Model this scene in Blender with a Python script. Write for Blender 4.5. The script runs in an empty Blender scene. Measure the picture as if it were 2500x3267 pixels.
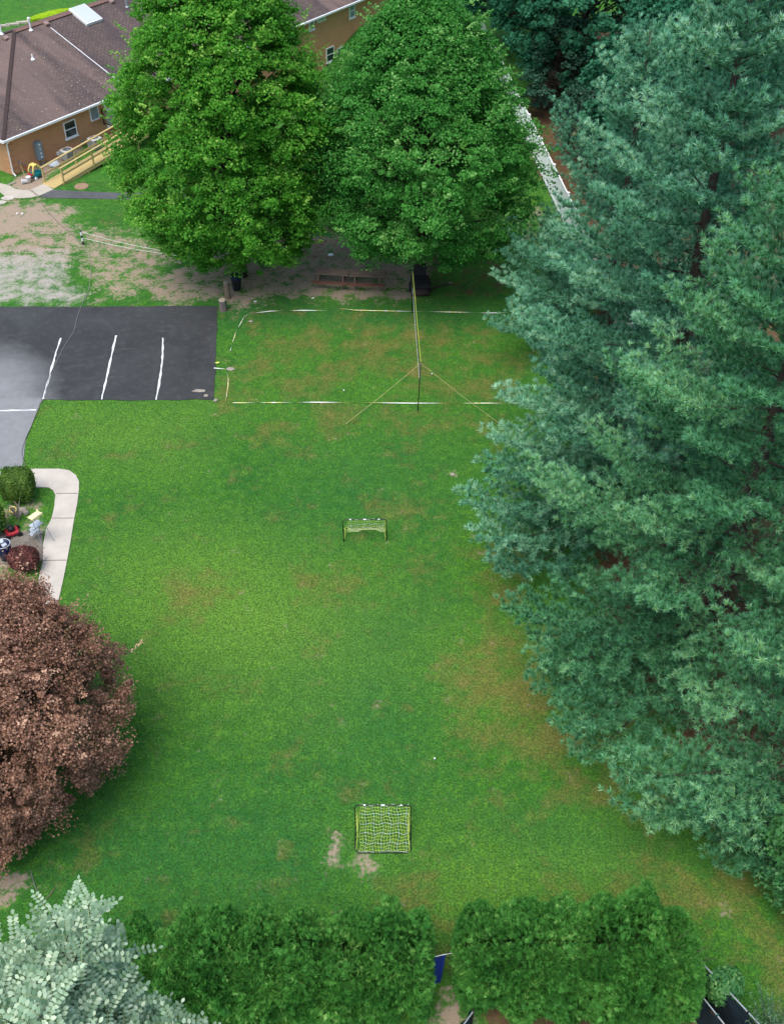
import bpy, math, random
import numpy as np
from mathutils import Vector, Matrix
random.seed(7); rng = np.random.default_rng(11)
R = math.radians
S = bpy.context.scene
col = S.collection

# ------------------------------------------------------------------ camera
CAM_H, PITCH, F = 31.0, R(42.0), 3480.0           # height above lawn, tilt below horizontal, focal length in photo pixels
cam = bpy.data.cameras.new('camera'); camo = bpy.data.objects.new('camera', cam); col.objects.link(camo)
camo.location = (0, 0, CAM_H); camo.rotation_euler = (R(90) - PITCH, 0, 0)
cam.sensor_fit = 'VERTICAL'; cam.angle_y = 2 * math.atan(1633.5 / F); cam.clip_end = 3000; cam.clip_start = 0.2
S.camera = camo
# ------------------------------------------------------------------ world, sun, exposure
SUN_EL, SUN_AZ = R(68), R(215)
w = bpy.data.worlds.new('World'); S.world = w; w.use_nodes = True
nt = w.node_tree; nt.nodes.clear()
sky = nt.nodes.new('ShaderNodeTexSky'); sky.sky_type = 'NISHITA'; sky.sun_disc = False
sky.sun_elevation = SUN_EL; sky.sun_rotation = SUN_AZ; sky.air_density = 1.3; sky.dust_density = 3.0
bg = nt.nodes.new('ShaderNodeBackground'); bg.inputs[1].default_value = 0.15
ow = nt.nodes.new('ShaderNodeOutputWorld')
nt.links.new(sky.outputs[0], bg.inputs[0]); nt.links.new(bg.outputs[0], ow.inputs[0])
sl = bpy.data.lights.new('sun', 'SUN'); sl.energy = 1.5; sl.angle = R(40); sl.color = (1.0, 0.96, 0.90)
so = bpy.data.objects.new('sun', sl); col.objects.link(so)
sd = Vector((math.sin(SUN_AZ) * math.cos(SUN_EL), math.cos(SUN_AZ) * math.cos(SUN_EL), math.sin(SUN_EL)))
so.rotation_euler = sd.to_track_quat('Z', 'Y').to_euler(); so.location = (0, 30, 60)
S.view_settings.view_transform = 'Standard'; S.view_settings.look = 'None'
S.view_settings.gamma = 1; S.view_settings.exposure = 0.75
S.cycles.max_bounces = 6; S.cycles.transparent_max_bounces = 8

# ------------------------------------------------------------------ survey: where a sight line meets a level or a wall
sp_, cp_ = math.sin(PITCH), math.cos(PITCH)
def ray(px, py):
    a, v = (px - 1250) / F, (1633.5 - py) / F
    return np.array([a, cp_ + v * sp_, -sp_ + v * cp_])
def P(px, py, z=0.0):
    d = ray(px, py); t = (z - CAM_H) / d[2]
    return np.array([d[0] * t, d[1] * t, z])
def D(px, py, dep):
    return np.array([0, 0, CAM_H]) + ray(px, py) * dep
def proj(p):
    p = np.asarray(p, float); y = p[1]; z = p[2] - CAM_H
    dep = y * cp_ - z * sp_; up = y * sp_ + z * cp_
    return 1250 + F * p[0] / dep, 1633.5 - F * up / dep
# house frame
HO = np.array([-24.3, 66.3, 0]); HA = math.atan2(.796, .605)
HU = np.array([math.cos(HA), math.sin(HA), 0]); HN = np.array([-math.sin(HA), math.cos(HA), 0])
C0 = np.array([0, 0, CAM_H])
def WP(px, py, n=0.4):                               # meets the wall plane -> local (u, z)
    d = ray(px, py); t = (n - (C0 - HO) @ HN) / (d @ HN); p = C0 + d * t
    return (p - HO) @ HU, p[2]
EZ, RZ, RN = 2.6, 5.5, 8.1
SL = (RZ - EZ) / RN
def RP(px, py, ez=EZ):                               # meets the front roof slope -> local (u, n, z)
    s = (RZ - ez) / RN; d = ray(px, py)
    t = (ez - s * ((HO - C0) @ HN) * -1 * -1 - C0[2]) / 1.0 if False else None
    n0 = (C0 - HO) @ HN; nd = d @ HN
    t = (ez + s * n0 - C0[2]) / (d[2] - s * nd); p = C0 + d * t
    return (p - HO) @ HU, (p - HO) @ HN, p[2]

# ------------------------------------------------------------------ materials
MATS = {}
class NT:
    def __init__(s, name, rough=0.8, spec=0.3):
        s.m = bpy.data.materials.new(name); s.m.use_nodes = True; s.t = s.m.node_tree
        s.b = s.t.nodes['Principled BSDF']; s.b.inputs['Roughness'].default_value = rough
        s.b.inputs['Specular IOR Level'].default_value = spec
        MATS[name] = s.m
    def n(s, ty, **k):
        x = s.t.nodes.new(ty)
        for a, v in k.items(): setattr(x, a, v)
        return x
    def l(s, a, b): s.t.links.new(a, b)
    def pos(s, kind='pos'):
        if kind == 'pos': return s.n('ShaderNodeNewGeometry').outputs['Position']
        return s.n('ShaderNodeTexCoord').outputs['Object']
    def scale(s, v, sc):
        m = s.n('ShaderNodeMapping'); m.inputs['Scale'].default_value = sc; s.l(v, m.inputs[0]); return m.outputs[0]
    def noise(s, v, sc, det=3, rough=.55, dist=0):
        x = s.n('ShaderNodeTexNoise'); x.inputs['Scale'].default_value = sc; x.inputs['Detail'].default_value = det
        x.inputs['Roughness'].default_value = rough; x.inputs['Distortion'].default_value = dist
        s.l(v, x.inputs['Vector']); return x.outputs['Fac']
    def ramp(s, f, a, b, ca=(0, 0, 0), cb=(1, 1, 1)):
        x = s.n('ShaderNodeValToRGB'); e = x.color_ramp.elements
        e[0].position = a; e[1].position = b; e[0].color = (*ca, 1); e[1].color = (*cb, 1); s.l(f, x.inputs[0]); return x.outputs[0]
    def mix(s, f, a, b, mode='MIX'):
        x = s.n('ShaderNodeMix', data_type='RGBA', blend_type=mode)
        for i, v in ((0, f), (6, a), (7, b)):
            if isinstance(v, (int, float)): x.inputs[i].default_value = v
            elif isinstance(v, tuple): x.inputs[i].default_value = (*v, 1)
            else: s.l(v, x.inputs[i])
        return x.outputs[2]
    def math(s, op, a, b=0.0, clamp=False):
        x = s.n('ShaderNodeMath', operation=op); x.use_clamp = clamp
        for i, v in ((0, a), (1, b)):
            if isinstance(v, (int, float)): x.inputs[i].default_value = v
            else: s.l(v, x.inputs[i])
        return x.outputs[0]
    def attr(s, name): return s.n('ShaderNodeAttribute', attribute_name=name).outputs['Fac']
    def bump(s, h, st, dist=.02):
        x = s.n('ShaderNodeBump'); x.inputs['Strength'].default_value = st; x.inputs['Distance'].default_value = dist
        s.l(h, x.inputs['Height']); s.l(x.outputs[0], s.b.inputs['Normal'])
    def out(s, c):
        if isinstance(c, tuple): s.b.inputs['Base Color'].default_value = (*c, 1)
        else: s.l(c, s.b.inputs['Base Color'])
        return s.m

def simple(name, c, rough=.6, spec=.4, var=.12, sc=6, metal=0, bump=0, kind='obj'):
    m = NT(name, rough, spec); v = m.pos(kind); n = m.noise(v, sc, 4)
    a = tuple(x * (1 - var) for x in c); b = tuple(min(1, x * (1 + var)) for x in c)
    m.out(m.ramp(n, .3, .7, a, b)); m.b.inputs['Metallic'].default_value = metal
    if bump: m.bump(m.noise(v, sc * 6, 3), bump)
    return m.m

def grass_color(m, v, dry, dirtmix=None):
    big = m.noise(v, .09, 3); mid = m.noise(v, .45, 4, .6); sm = m.noise(v, 2.2, 5, .65); fine = m.noise(v, 14, 4, .75); mott = m.noise(m.scale(v, (1, .7, 1)), 5.5, 3, .7)
    c = m.mix(m.ramp(big, .38, .62), (.040, .172, .014), (.092, .245, .020))
    c = m.mix(m.ramp(mid, .42, .68), c, (.022, .132, .022))
    c = m.mix(m.math('MULTIPLY', m.ramp(sm, .44, .66), .75), c, (.120, .300, .030))
    c = m.mix(m.math('MULTIPLY', m.ramp(mott, .50, .66), .32), c, (.160, .350, .055)); c = m.mix(m.math('MULTIPLY', m.ramp(mott, .48, .34), .45), c, (.022, .120, .028))
    c = m.mix(m.math('MULTIPLY', m.attr('lime'), .55), c, (.200, .360, .050)); c = m.mix(m.math('MULTIPLY', m.attr('deep'), .62), c, (.022, .145, .040))
    t = m.math('ADD', m.math('MULTIPLY', mid, .60), m.math('MULTIPLY', m.noise(v, 1.3, 6, .7), .55))
    t = m.math('ADD', t, m.math('MULTIPLY', dry, .36))
    tan = m.mix(m.ramp(fine, .3, .7), (.190, .160, .035), (.260, .215, .070))
    c = m.mix(m.math('MULTIPLY', m.ramp(t, .625, .82), .85), c, tan)
    c = m.mix(m.math('MULTIPLY', m.ramp(fine, .48, .75), .45), c, (.125, .260, .055))
    c = m.mix(m.math('MULTIPLY', m.ramp(fine, .5, .25), .6), c, (.012, .050, .012))
    return c

def mk_ground():
    m = NT('ground', .95, .1); v = m.pos()
    dry = m.attr('dry'); c = grass_color(m, v, dry)
    n = m.noise(v, 1.3, 6, .68); n2 = m.noise(v, 7, 5, .7); n3 = m.noise(v, 30, 4, .7)
    br = m.math('ADD', m.math('MULTIPLY', m.math('SUBTRACT', n, .5), 1.9), m.math('MULTIPLY', m.math('SUBTRACT', n2, .5), 1.2))
    dirt = m.mix(m.ramp(n3, .3, .7), (.23, .170, .115), (.36, .275, .205))
    dirt = m.mix(m.ramp(n2, .35, .65), dirt, (.30, .24, .185))
    f = m.ramp(m.math('ADD', m.attr('dirt'), br), .38, .66)
    c = m.mix(f, c, dirt)
    grav = m.mix(m.ramp(n3, .35, .65), (.26, .235, .205), (.43, .40, .365))
    f2 = m.ramp(m.math('ADD', m.attr('gravel'), br), .28, .80)
    c = m.mix(f2, c, grav)
    lit = m.mix(m.ramp(n2, .35, .65), (.080, .048, .026), (.140, .086, .050))
    f3 = m.ramp(m.math('ADD', m.attr('litter'), m.math('MULTIPLY', br, .8)), .40, .66)
    c = m.mix(f3, c, lit)
    h = m.math('ADD', m.math('MULTIPLY', n3, .6), n2)
    m.bump(h, .35, .05)
    return m.out(c)
def mk_blades():
    m = NT('grass_blades', .7, .25); v = m.pos(); c = grass_color(m, v, m.attr('dry'))
    c = m.mix(m.ramp(m.attr('tint'), 0, 1), c, m.mix(.35, c, (.13, .28, .045)))
    return m.out(c)
def leafmat(name, ca, cb, cc, rough=.5, spec=.35, trans=.3, top=1.0):
    m = NT(name, rough, spec); t = m.attr('tint')
    c = m.mix(m.ramp(t, 0.0, .6), ca, cb); c = m.mix(m.ramp(t, .62, 1.0), c, cc); m.out(c)
    if trans:
        tr = m.n('ShaderNodeBsdfTranslucent'); m.l(c, tr.inputs[0]); mx = m.n('ShaderNodeMixShader'); mx.inputs[0].default_value = trans
        o = m.t.nodes['Material Output']; m.l(m.b.outputs[0], mx.inputs[1]); m.l(tr.outputs[0], mx.inputs[2]); m.l(mx.outputs[0], o.inputs[0])
    return m.m
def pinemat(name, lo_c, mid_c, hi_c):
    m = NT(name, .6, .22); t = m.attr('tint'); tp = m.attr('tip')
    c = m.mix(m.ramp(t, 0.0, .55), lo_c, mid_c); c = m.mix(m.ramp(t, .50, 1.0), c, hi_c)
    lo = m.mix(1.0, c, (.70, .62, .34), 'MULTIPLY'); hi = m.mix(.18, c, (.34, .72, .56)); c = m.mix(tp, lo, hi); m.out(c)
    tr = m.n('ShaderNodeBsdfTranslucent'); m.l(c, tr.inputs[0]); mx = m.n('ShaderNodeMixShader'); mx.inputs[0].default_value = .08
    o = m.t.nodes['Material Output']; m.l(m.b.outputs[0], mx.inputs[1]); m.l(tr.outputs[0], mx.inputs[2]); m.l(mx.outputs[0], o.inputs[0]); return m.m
def mk_bark(name, a, b):
    m = NT(name, .9, .15); v = m.pos(); vs = m.scale(v, (9, 9, 1.6)); n = m.noise(vs, 3, 5, .7)
    m.bump(n, .8, .04); return m.out(m.ramp(n, .3, .7, a, b))
def mk_asphalt():
    m = NT('asphalt', .75, .25); v = m.pos(); g = m.attr('worn')
    n = m.noise(v, .35, 5, .6, .6); n2 = m.noise(v, 2.5, 5, .65); n3 = m.noise(v, 60, 3, .7)
    c = m.mix(m.ramp(n, .3, .7), (.027, .029, .031), (.046, .049, .052))
    c = m.mix(m.math('MULTIPLY', m.ramp(n2, .5, .8), .5), c, (.086, .088, .090))
    f = m.math('ADD', g, m.math('MULTIPLY', m.math('SUBTRACT', m.noise(v, .5, 5, .6), .5), .5))
    c = m.mix(m.ramp(f, .25, 1.0), c, m.mix(m.ramp(n2, .3, .7), (.190, .195, .200), (.230, .238, .245)))
    c = m.mix(m.math('MULTIPLY', m.ramp(n3, .55, .8), .35), c, (.16, .17, .18))
    vo = m.n('ShaderNodeTexVoronoi', feature='DISTANCE_TO_EDGE'); vo.inputs['Scale'].default_value = .33; wv = m.mix(.25, v, m.n('ShaderNodeTexNoise').outputs['Color'], 'ADD'); m.l(wv, vo.inputs['Vector'])
    ck = m.ramp(vo.outputs['Distance'], .0, .010, (.45, .45, .45), (0, 0, 0)); c = m.mix(m.math('MULTIPLY', ck, m.ramp(m.noise(v, .22, 2), .52, .62)), c, (.012, .012, .012))
    stn = m.ramp(m.noise(m.scale(v, (.5, 2.2, 1)), 1.1, 4, .6), .60, .72); c = m.mix(m.math('MULTIPLY', stn, .30), c, (.105, .100, .092))
    m.bump(n3, .35, .01); return m.out(c)
def mk_concrete(name='concrete', a=(.42, .385, .335), b=(.55, .505, .445)):
    m = NT(name, .9, .2); v = m.pos(); n = m.noise(v, .8, 5, .65); n2 = m.noise(v, 20, 4, .7)
    c = m.ramp(n, .3, .7, a, b); c = m.mix(m.math('MULTIPLY', m.ramp(n2, .5, .8), .25), c, tuple(x * .6 for x in a))
    m.bump(n2, .25, .01); return m.out(c)
def mk_shingle():
    m = NT('shingles', .95, .1); v = m.pos('obj')
    br = m.n('ShaderNodeTexBrick'); m.l(m.scale(v, (1, 1.06, 0)), br.inputs[0]); br.inputs['Scale'].default_value = 1
    br.inputs['Brick Width'].default_value = .34; br.inputs['Row Height'].default_value = .155; br.inputs['Mortar Size'].default_value = .022
    br.inputs['Mortar Smooth'].default_value = .5
    for i, c in ((1, (.150, .112, .102)), (2, (.105, .080, .075)), (3, (.045, .034, .034))): br.inputs[i].default_value = (*c, 1)
    st = m.noise(m.scale(v, (.8, .13, .3)), 1, 5, .62); st2 = m.noise(m.scale(v, (.35, .05, .1)), 1, 3, .5)
    sg = m.noise(v, 9, 4, .7)
    c = m.mix(m.math('MULTIPLY', m.ramp(st, .42, .62), .65), br.outputs[0], (.058, .050, .056))
    c = m.mix(m.math('MULTIPLY', m.ramp(st2, .52, .62), .4), c, (.25, .175, .150))
    c = m.mix(m.math('MULTIPLY', m.ramp(sg, .5, .8), .35), c, (.29, .23, .21))
    m.bump(br.outputs[1], .5, .02); return m.out(c)
def mk_brick():
    m = NT('brick', .9, .15); v = m.pos('obj'); s = m.n('ShaderNodeSeparateXYZ'); m.l(v, s.inputs[0])
    cb = m.n('ShaderNodeCombineXYZ'); m.l(m.math('ADD', s.outputs[0], s.outputs[1]), cb.inputs[0]); m.l(s.outputs[2], cb.inputs[1])
    br = m.n('ShaderNodeTexBrick'); m.l(cb.outputs[0], br.inputs[0]); br.inputs['Scale'].default_value = 1
    br.inputs['Brick Width'].default_value = .22; br.inputs['Row Height'].default_value = .075; br.inputs['Mortar Size'].default_value = .008
    for i, c in ((1, (.56, .265, .120)), (2, (.48, .215, .090)), (3, (.46, .36, .27))): br.inputs[i].default_value = (*c, 1)
    n = m.noise(v, .9, 5, .6); n2 = m.noise(v, 6, 4, .6)
    c = m.mix(m.math('MULTIPLY', m.ramp(n, .45, .7), .35), br.outputs[0], (.36, .17, .085))
    c = m.mix(m.math('MULTIPLY', m.ramp(n2, .5, .75), .3), c, (.52, .31, .18))
    m.bump(br.outputs[1], .4, .01); return m.out(c)
def mk_wood(name, a, b, sc=(1, 14, 14), rough=.75):
    m = NT(name, rough, .25); v = m.pos('obj'); n = m.noise(m.scale(v, sc), 2, 5, .65); n2 = m.noise(v, 1.2, 3)
    c = m.ramp(n, .3, .7, a, b); c = m.mix(m.math('MULTIPLY', n2, .3), c, tuple(x * .7 for x in a)); m.bump(n, .3, .01); return m.out(c)
def mk_white(name='white_vinyl', c=(.78, .80, .82)):
    m = NT(name, .45, .4); v = m.pos(); n = m.noise(v, 2.5, 4, .6)
    m.out(m.ramp(n, .25, .8, tuple(x * .88 for x in c), c)); return m.m

M_ground = mk_ground(); M_blade = mk_blades(); M_asph = mk_asphalt(); M_conc = mk_concrete()
M_conc2 = mk_concrete('path_concrete', (.36, .33, .27), (.47, .43, .36))
M_shing = mk_shingle(); M_brick = mk_brick(); M_white = mk_white(); M_paint = mk_white('line_paint', (.72, .75, .76)); M_vinyl = mk_white('fence_vinyl', (.93, .94, .95))
M_bark = mk_bark('bark', (.030, .024, .020), (.085, .070, .058)); M_barkp = mk_bark('pine_bark', (.035, .026, .022), (.10, .075, .062))
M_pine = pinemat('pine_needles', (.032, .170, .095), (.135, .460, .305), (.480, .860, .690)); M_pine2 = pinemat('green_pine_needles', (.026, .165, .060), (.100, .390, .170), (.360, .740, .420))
M_mapA = leafmat('maple_leaves', (.038, .200, .016), (.112, .375, .034), (.370, .620, .120), .6, .18, .45)
M_mapB = leafmat('dark_maple_leaves', (.030, .180, .024), (.085, .335, .055), (.300, .560, .170), .6, .18, .45)
M_far = leafmat('far_leaves', (.016, .105, .050), (.038, .185, .095), (.085, .290, .150), .6, .15, .3)
M_dark = leafmat('spruce_leaves', (.010, .052, .028), (.022, .090, .050), (.050, .150, .085), .6, .3, .1)
M_plum = leafmat('plum_leaves', (.130, .078, .052), (.340, .170, .108), (.620, .390, .265), .55, .35, .2)
M_arb = leafmat('arborvitae', (.032, .170, .030), (.115, .360, .065), (.380, .660, .190), .65, .15, .35)
M_pale = leafmat('pale_leaflets', (.09, .19, .09), (.29, .44, .28), (.58, .71, .49), .5, .45, .25)
M_broad = leafmat('broad_leaves', (.030, .14, .040), (.070, .23, .060), (.19, .36, .10), .5, .35, .3)
M_yew = leafmat('yew_leaves', (.040, .100, .012), (.085, .175, .016), (.160, .240, .030), .6, .3, .2)
M_barb = leafmat('barberry_leaves', (.060, .022, .018), (.150, .045, .040), (.30, .12, .09), .6, .3, .2)
M_willow = leafmat('narrow_leaves', (.05, .16, .07), (.11, .24, .12), (.25, .36, .22), .5, .35, .3)
M_black = simple('black_steel', (.012, .013, .015), .4, .5, .1)
M_band = simple('yellow_band', (.55, .66, .12), .6, .3, .08); M_tapey = simple('tape_yellow', (.62, .58, .20), .5); M_tapew = simple('tape_white', (.78, .80, .74), .5)
M_net = simple('net_cord', (.50, .62, .13), .7, .2, .1); M_netw = simple('net_cord_white', (.62, .68, .62), .7, .2)
M_rope = simple('rope', (.50, .42, .20), .8, .2); M_cable = simple('cable', (.16, .16, .15), .7, .2, .2)
M_deck = mk_wood('new_lumber', (.42, .32, .13), (.56, .44, .20), (1, 8, 8)); M_oldw = mk_wood('old_wood', (.14, .10, .075), (.27, .20, .15))
M_redw = mk_wood('stained_wood', (.15, .060, .045), (.22, .10, .075)); M_char = mk_wood('charred_wood', (.012, .012, .014), (.035, .035, .038))
M_logend = simple('log_end', (.42, .35, .27), .8, .2, .15, 12); M_steel = simple('galvanised', (.32, .36, .38), .45, .5, .1, 5, .5)
M_grey = simple('grey_enamel', (.17, .23, .27), .5, .4, .06); M_vent = simple('vent_brown', (.26, .18, .165), .7)
M_glass = simple('dark_glass', (.02, .035, .04), .12, .6, .2, 2); M_blind = simple('grey_blind', (.20, .26, .27), .6, .3, .05)
M_sky = simple('skylight_pane', (.50, .55, .55), .25, .6, .04, 1); M_teal = simple('teal_plastic', (.0, .16, .17), .4, .4, .06)
M_yelp = simple('yellow_plastic', (.72, .58, .16), .45, .4, .06); M_redp = simple('red_plastic', (.35, .02, .03), .45, .4, .06)
M_bag = simple('bin_bag', (.004, .010, .045), .3, .5, .3, 20); M_navy = simple('navy_plastic', (.005, .012, .06), .5, .4, .1)
M_blackp = simple('black_plastic', (.010, .013, .016), .5, .4, .1); M_tarp = simple('blue_tarp', (.006, .03, .30), .5, .4, .2, 3)
M_screen = simple('privacy_screen', (.012, .022, .03), .75, .2, .3, 4); M_cream = simple('cream_plastic', (.72, .66, .36), .45, .4, .05)
M_stepg = simple('step_grey', (.42, .47, .52), .5, .4, .06); M_stone = simple('pale_stone', (.30, .27, .23), .9, .2, .25, 8)
M_fan = simple('coil_grey', (.12, .13, .14), .5, .5, .3, 12); M_beige = simple('beige_enamel', (.46, .46, .42), .5, .4, .06)
M_brownm = simple('brown_rail', (.07, .035, .028), .6); M_lime = simple('groundcover_lime', (.22, .36, .01), .9, .1, .3, 5)
M_fascia = simple('fascia_grey', (.42, .42, .40), .7); M_greenp = simple('green_post', (.01, .09, .07), .5)

# ------------------------------------------------------------------ mesh helpers
class MB:
    def __init__(s): s.v = []; s.f = []; s.mi = []; s.cur = 0
    def add(s, vs, fs):
        b = len(s.v); s.v += [tuple(map(float, x)) for x in vs]; s.f += [tuple(i + b for i in f) for f in fs]; s.mi += [s.cur] * len(fs)
    def box(s, c, d, rz=0, rx=0, ry=0):
        M = Matrix.Translation(Vector(c)) @ Matrix.Rotation(rz, 4, 'Z') @ Matrix.Rotation(ry, 4, 'Y') @ Matrix.Rotation(rx, 4, 'X')
        vs = [M @ Vector((x * d[0] / 2, y * d[1] / 2, z * d[2] / 2)) for x in (-1, 1) for y in (-1, 1) for z in (-1, 1)]
        s.add(vs, [(0, 1, 3, 2), (4, 6, 7, 5), (0, 4, 5, 1), (2, 3, 7, 6), (0, 2, 6, 4), (1, 5, 7, 3)])
    def beam(s, a, b, w_, h, up=(0, 0, 1)):
        a, b = Vector(a), Vector(b); d = (b - a).normalized(); sd_ = d.cross(Vector(up)).normalized(); u = sd_.cross(d)
        vs = [p + sd_ * x * w_ / 2 + u * y * h / 2 for p in (a, b) for x, y in ((-1, -1), (1, -1), (1, 1), (-1, 1))]
        s.add(vs, [(0, 3, 2, 1), (4, 5, 6, 7), (0, 1, 5, 4), (1, 2, 6, 5), (2, 3, 7, 6), (3, 0, 4, 7)])
    def tube(s, pts, r, n=8, caps=True, rads=None):
        pts = [Vector(p) for p in pts]; rings = []
        k = len(pts); rads = rads or [r] * k; ref = Vector((.13, .37, 1)).normalized()
        for i, p in enumerate(pts):
            d = (pts[min(i + 1, k - 1)] - pts[max(i - 1, 0)]).normalized()
            rf = ref if abs(d.dot(ref)) < .95 else Vector((1, .1, 0))
            a = d.cross(rf).normalized(); b = d.cross(a)
            rings.append([p + (a * math.cos(2 * math.pi * j / n) + b * math.sin(2 * math.pi * j / n)) * rads[i] for j in range(n)])
        vs = [q for r_ in rings for q in r_]; fs = []
        for i in range(k - 1):
            for j in range(n):
                j2 = (j + 1) % n; fs.append((i * n + j, i * n + j2, (i + 1) * n + j2, (i + 1) * n + j))
        if caps: fs += [tuple(range(n))[::-1], tuple((k - 1) * n + j for j in range(n))]
        s.add(vs, fs)
    def lathe(s, prof, c=(0, 0, 0), n=20, jit=0):
        vs = []; fs = []
        for r_, z in prof:
            for j in range(n):
                a = 2 * math.pi * j / n; rr = r_ * (1 + jit * math.sin(j * 2.7 + z * 3))
                vs.append((c[0] + rr * math.cos(a), c[1] + rr * math.sin(a), c[2] + z))
        for i in range(len(prof) - 1):
            for j in range(n):
                j2 = (j + 1) % n; fs.append((i * n + j, i * n + j2, (i + 1) * n + j2, (i + 1) * n + j))
        fs += [tuple(range(n))[::-1], tuple((len(prof) - 1) * n + j for j in range(n))]
        s.add(vs, fs)
    def slab(s, poly, z0, z1):
        n = len(poly); vs = [(p[0], p[1], z0) for p in poly] + [(p[0], p[1], z1) for p in poly]
        fs = [tuple(range(n))[::-1], tuple(range(n, 2 * n))] + [(i, (i + 1) % n, (i + 1) % n + n, i + n) for i in range(n)]
        s.add(vs, fs)
    def build(s, name, mats, parent=None, smooth=False, bevel=0, loc=None):
        me = bpy.data.meshes.new(name); me.from_pydata(s.v, [], s.f); me.update()
        mats = mats if isinstance(mats, (list, tuple)) else [mats]
        for m in mats: me.materials.append(m)
        if len(mats) > 1: me.polygons.foreach_set('material_index', s.mi)
        import bmesh
        bm = bmesh.new(); bm.from_mesh(me); bmesh.ops.recalc_face_normals(bm, faces=bm.faces); bm.to_mesh(me); bm.free()
        if smooth: me.polygons.foreach_set('use_smooth', [True] * len(me.polygons))
        o = bpy.data.objects.new(name, me); col.objects.link(o)
        if parent: o.parent = parent
        if loc is not None: o.location = loc
        if bevel:
            b = o.modifiers.new('bevel', 'BEVEL'); b.width = bevel; b.segments = 2; b.limit_method = 'ANGLE'
        return o
def bigmesh(name, verts, faces, mat, parent=None, tint=None, dry=None):
    me = bpy.data.meshes.new(name); nf, k = faces.shape
    me.vertices.add(len(verts)); me.vertices.foreach_set('co', np.ascontiguousarray(verts, dtype=np.float32).ravel())
    me.loops.add(nf * k); me.loops.foreach_set('vertex_index', faces.astype(np.int32).ravel())
    me.polygons.add(nf); me.polygons.foreach_set('loop_start', (np.arange(nf) * k).astype(np.int32))
    me.update(calc_edges=True)
    for nm, a in (('tint', tint), ('dry', dry)):
        if a is not None:
            at = me.attributes.new(nm, 'FLOAT', 'FACE'); at.data.foreach_set('value', np.ascontiguousarray(a, dtype=np.float32))
    me.materials.append(mat)
    o = bpy.data.objects.new(name, me); col.objects.link(o)
    if parent: o.parent = parent
    return o
def tag(o, label=None, cat=None, group=None, kind=None):
    if label: o['label'] = label
    if cat: o['category'] = cat
    if group: o['group'] = group
    if kind: o['kind'] = kind
    return o
def thing(name, label, cat, loc=(0, 0, 0), rz=0, group=None):
    o = bpy.data.objects.new(name, None); col.objects.link(o); o.location = tuple(map(float, loc)); o.rotation_euler = (0, 0, rz)
    o.empty_display_size = .3
    return tag(o, label, cat, group)
def nrm(a): return a / np.maximum(np.linalg.norm(a, axis=-1, keepdims=True), 1e-9)
def rdir(n): return nrm(rng.normal(size=(n, 3)))

def vnoise(p, sc, seed=0):
    p = np.asarray(p) * sc + 100.0; i = np.floor(p).astype(np.int64); f = p - i; f = f * f * (3 - 2 * f); o = 0
    for dx in (0, 1):
        for dy in (0, 1):
            for dz in (0, 1):
                h = ((i[:, 0] + dx) * 73856093 ^ (i[:, 1] + dy) * 19349663 ^ (i[:, 2] + dz) * 83492791 ^ seed * 2654435) & 0xffffff
                h = (h * 1103515245 + 12345) & 0x7fffffff; h = ((h >> 8) ^ h) * 48271 % 2147483647
                o = o + (h / 2147483647.0) * np.where(dx, f[:, 0], 1 - f[:, 0]) * np.where(dy, f[:, 1], 1 - f[:, 1]) * np.where(dz, f[:, 2], 1 - f[:, 2])
    return o
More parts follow.
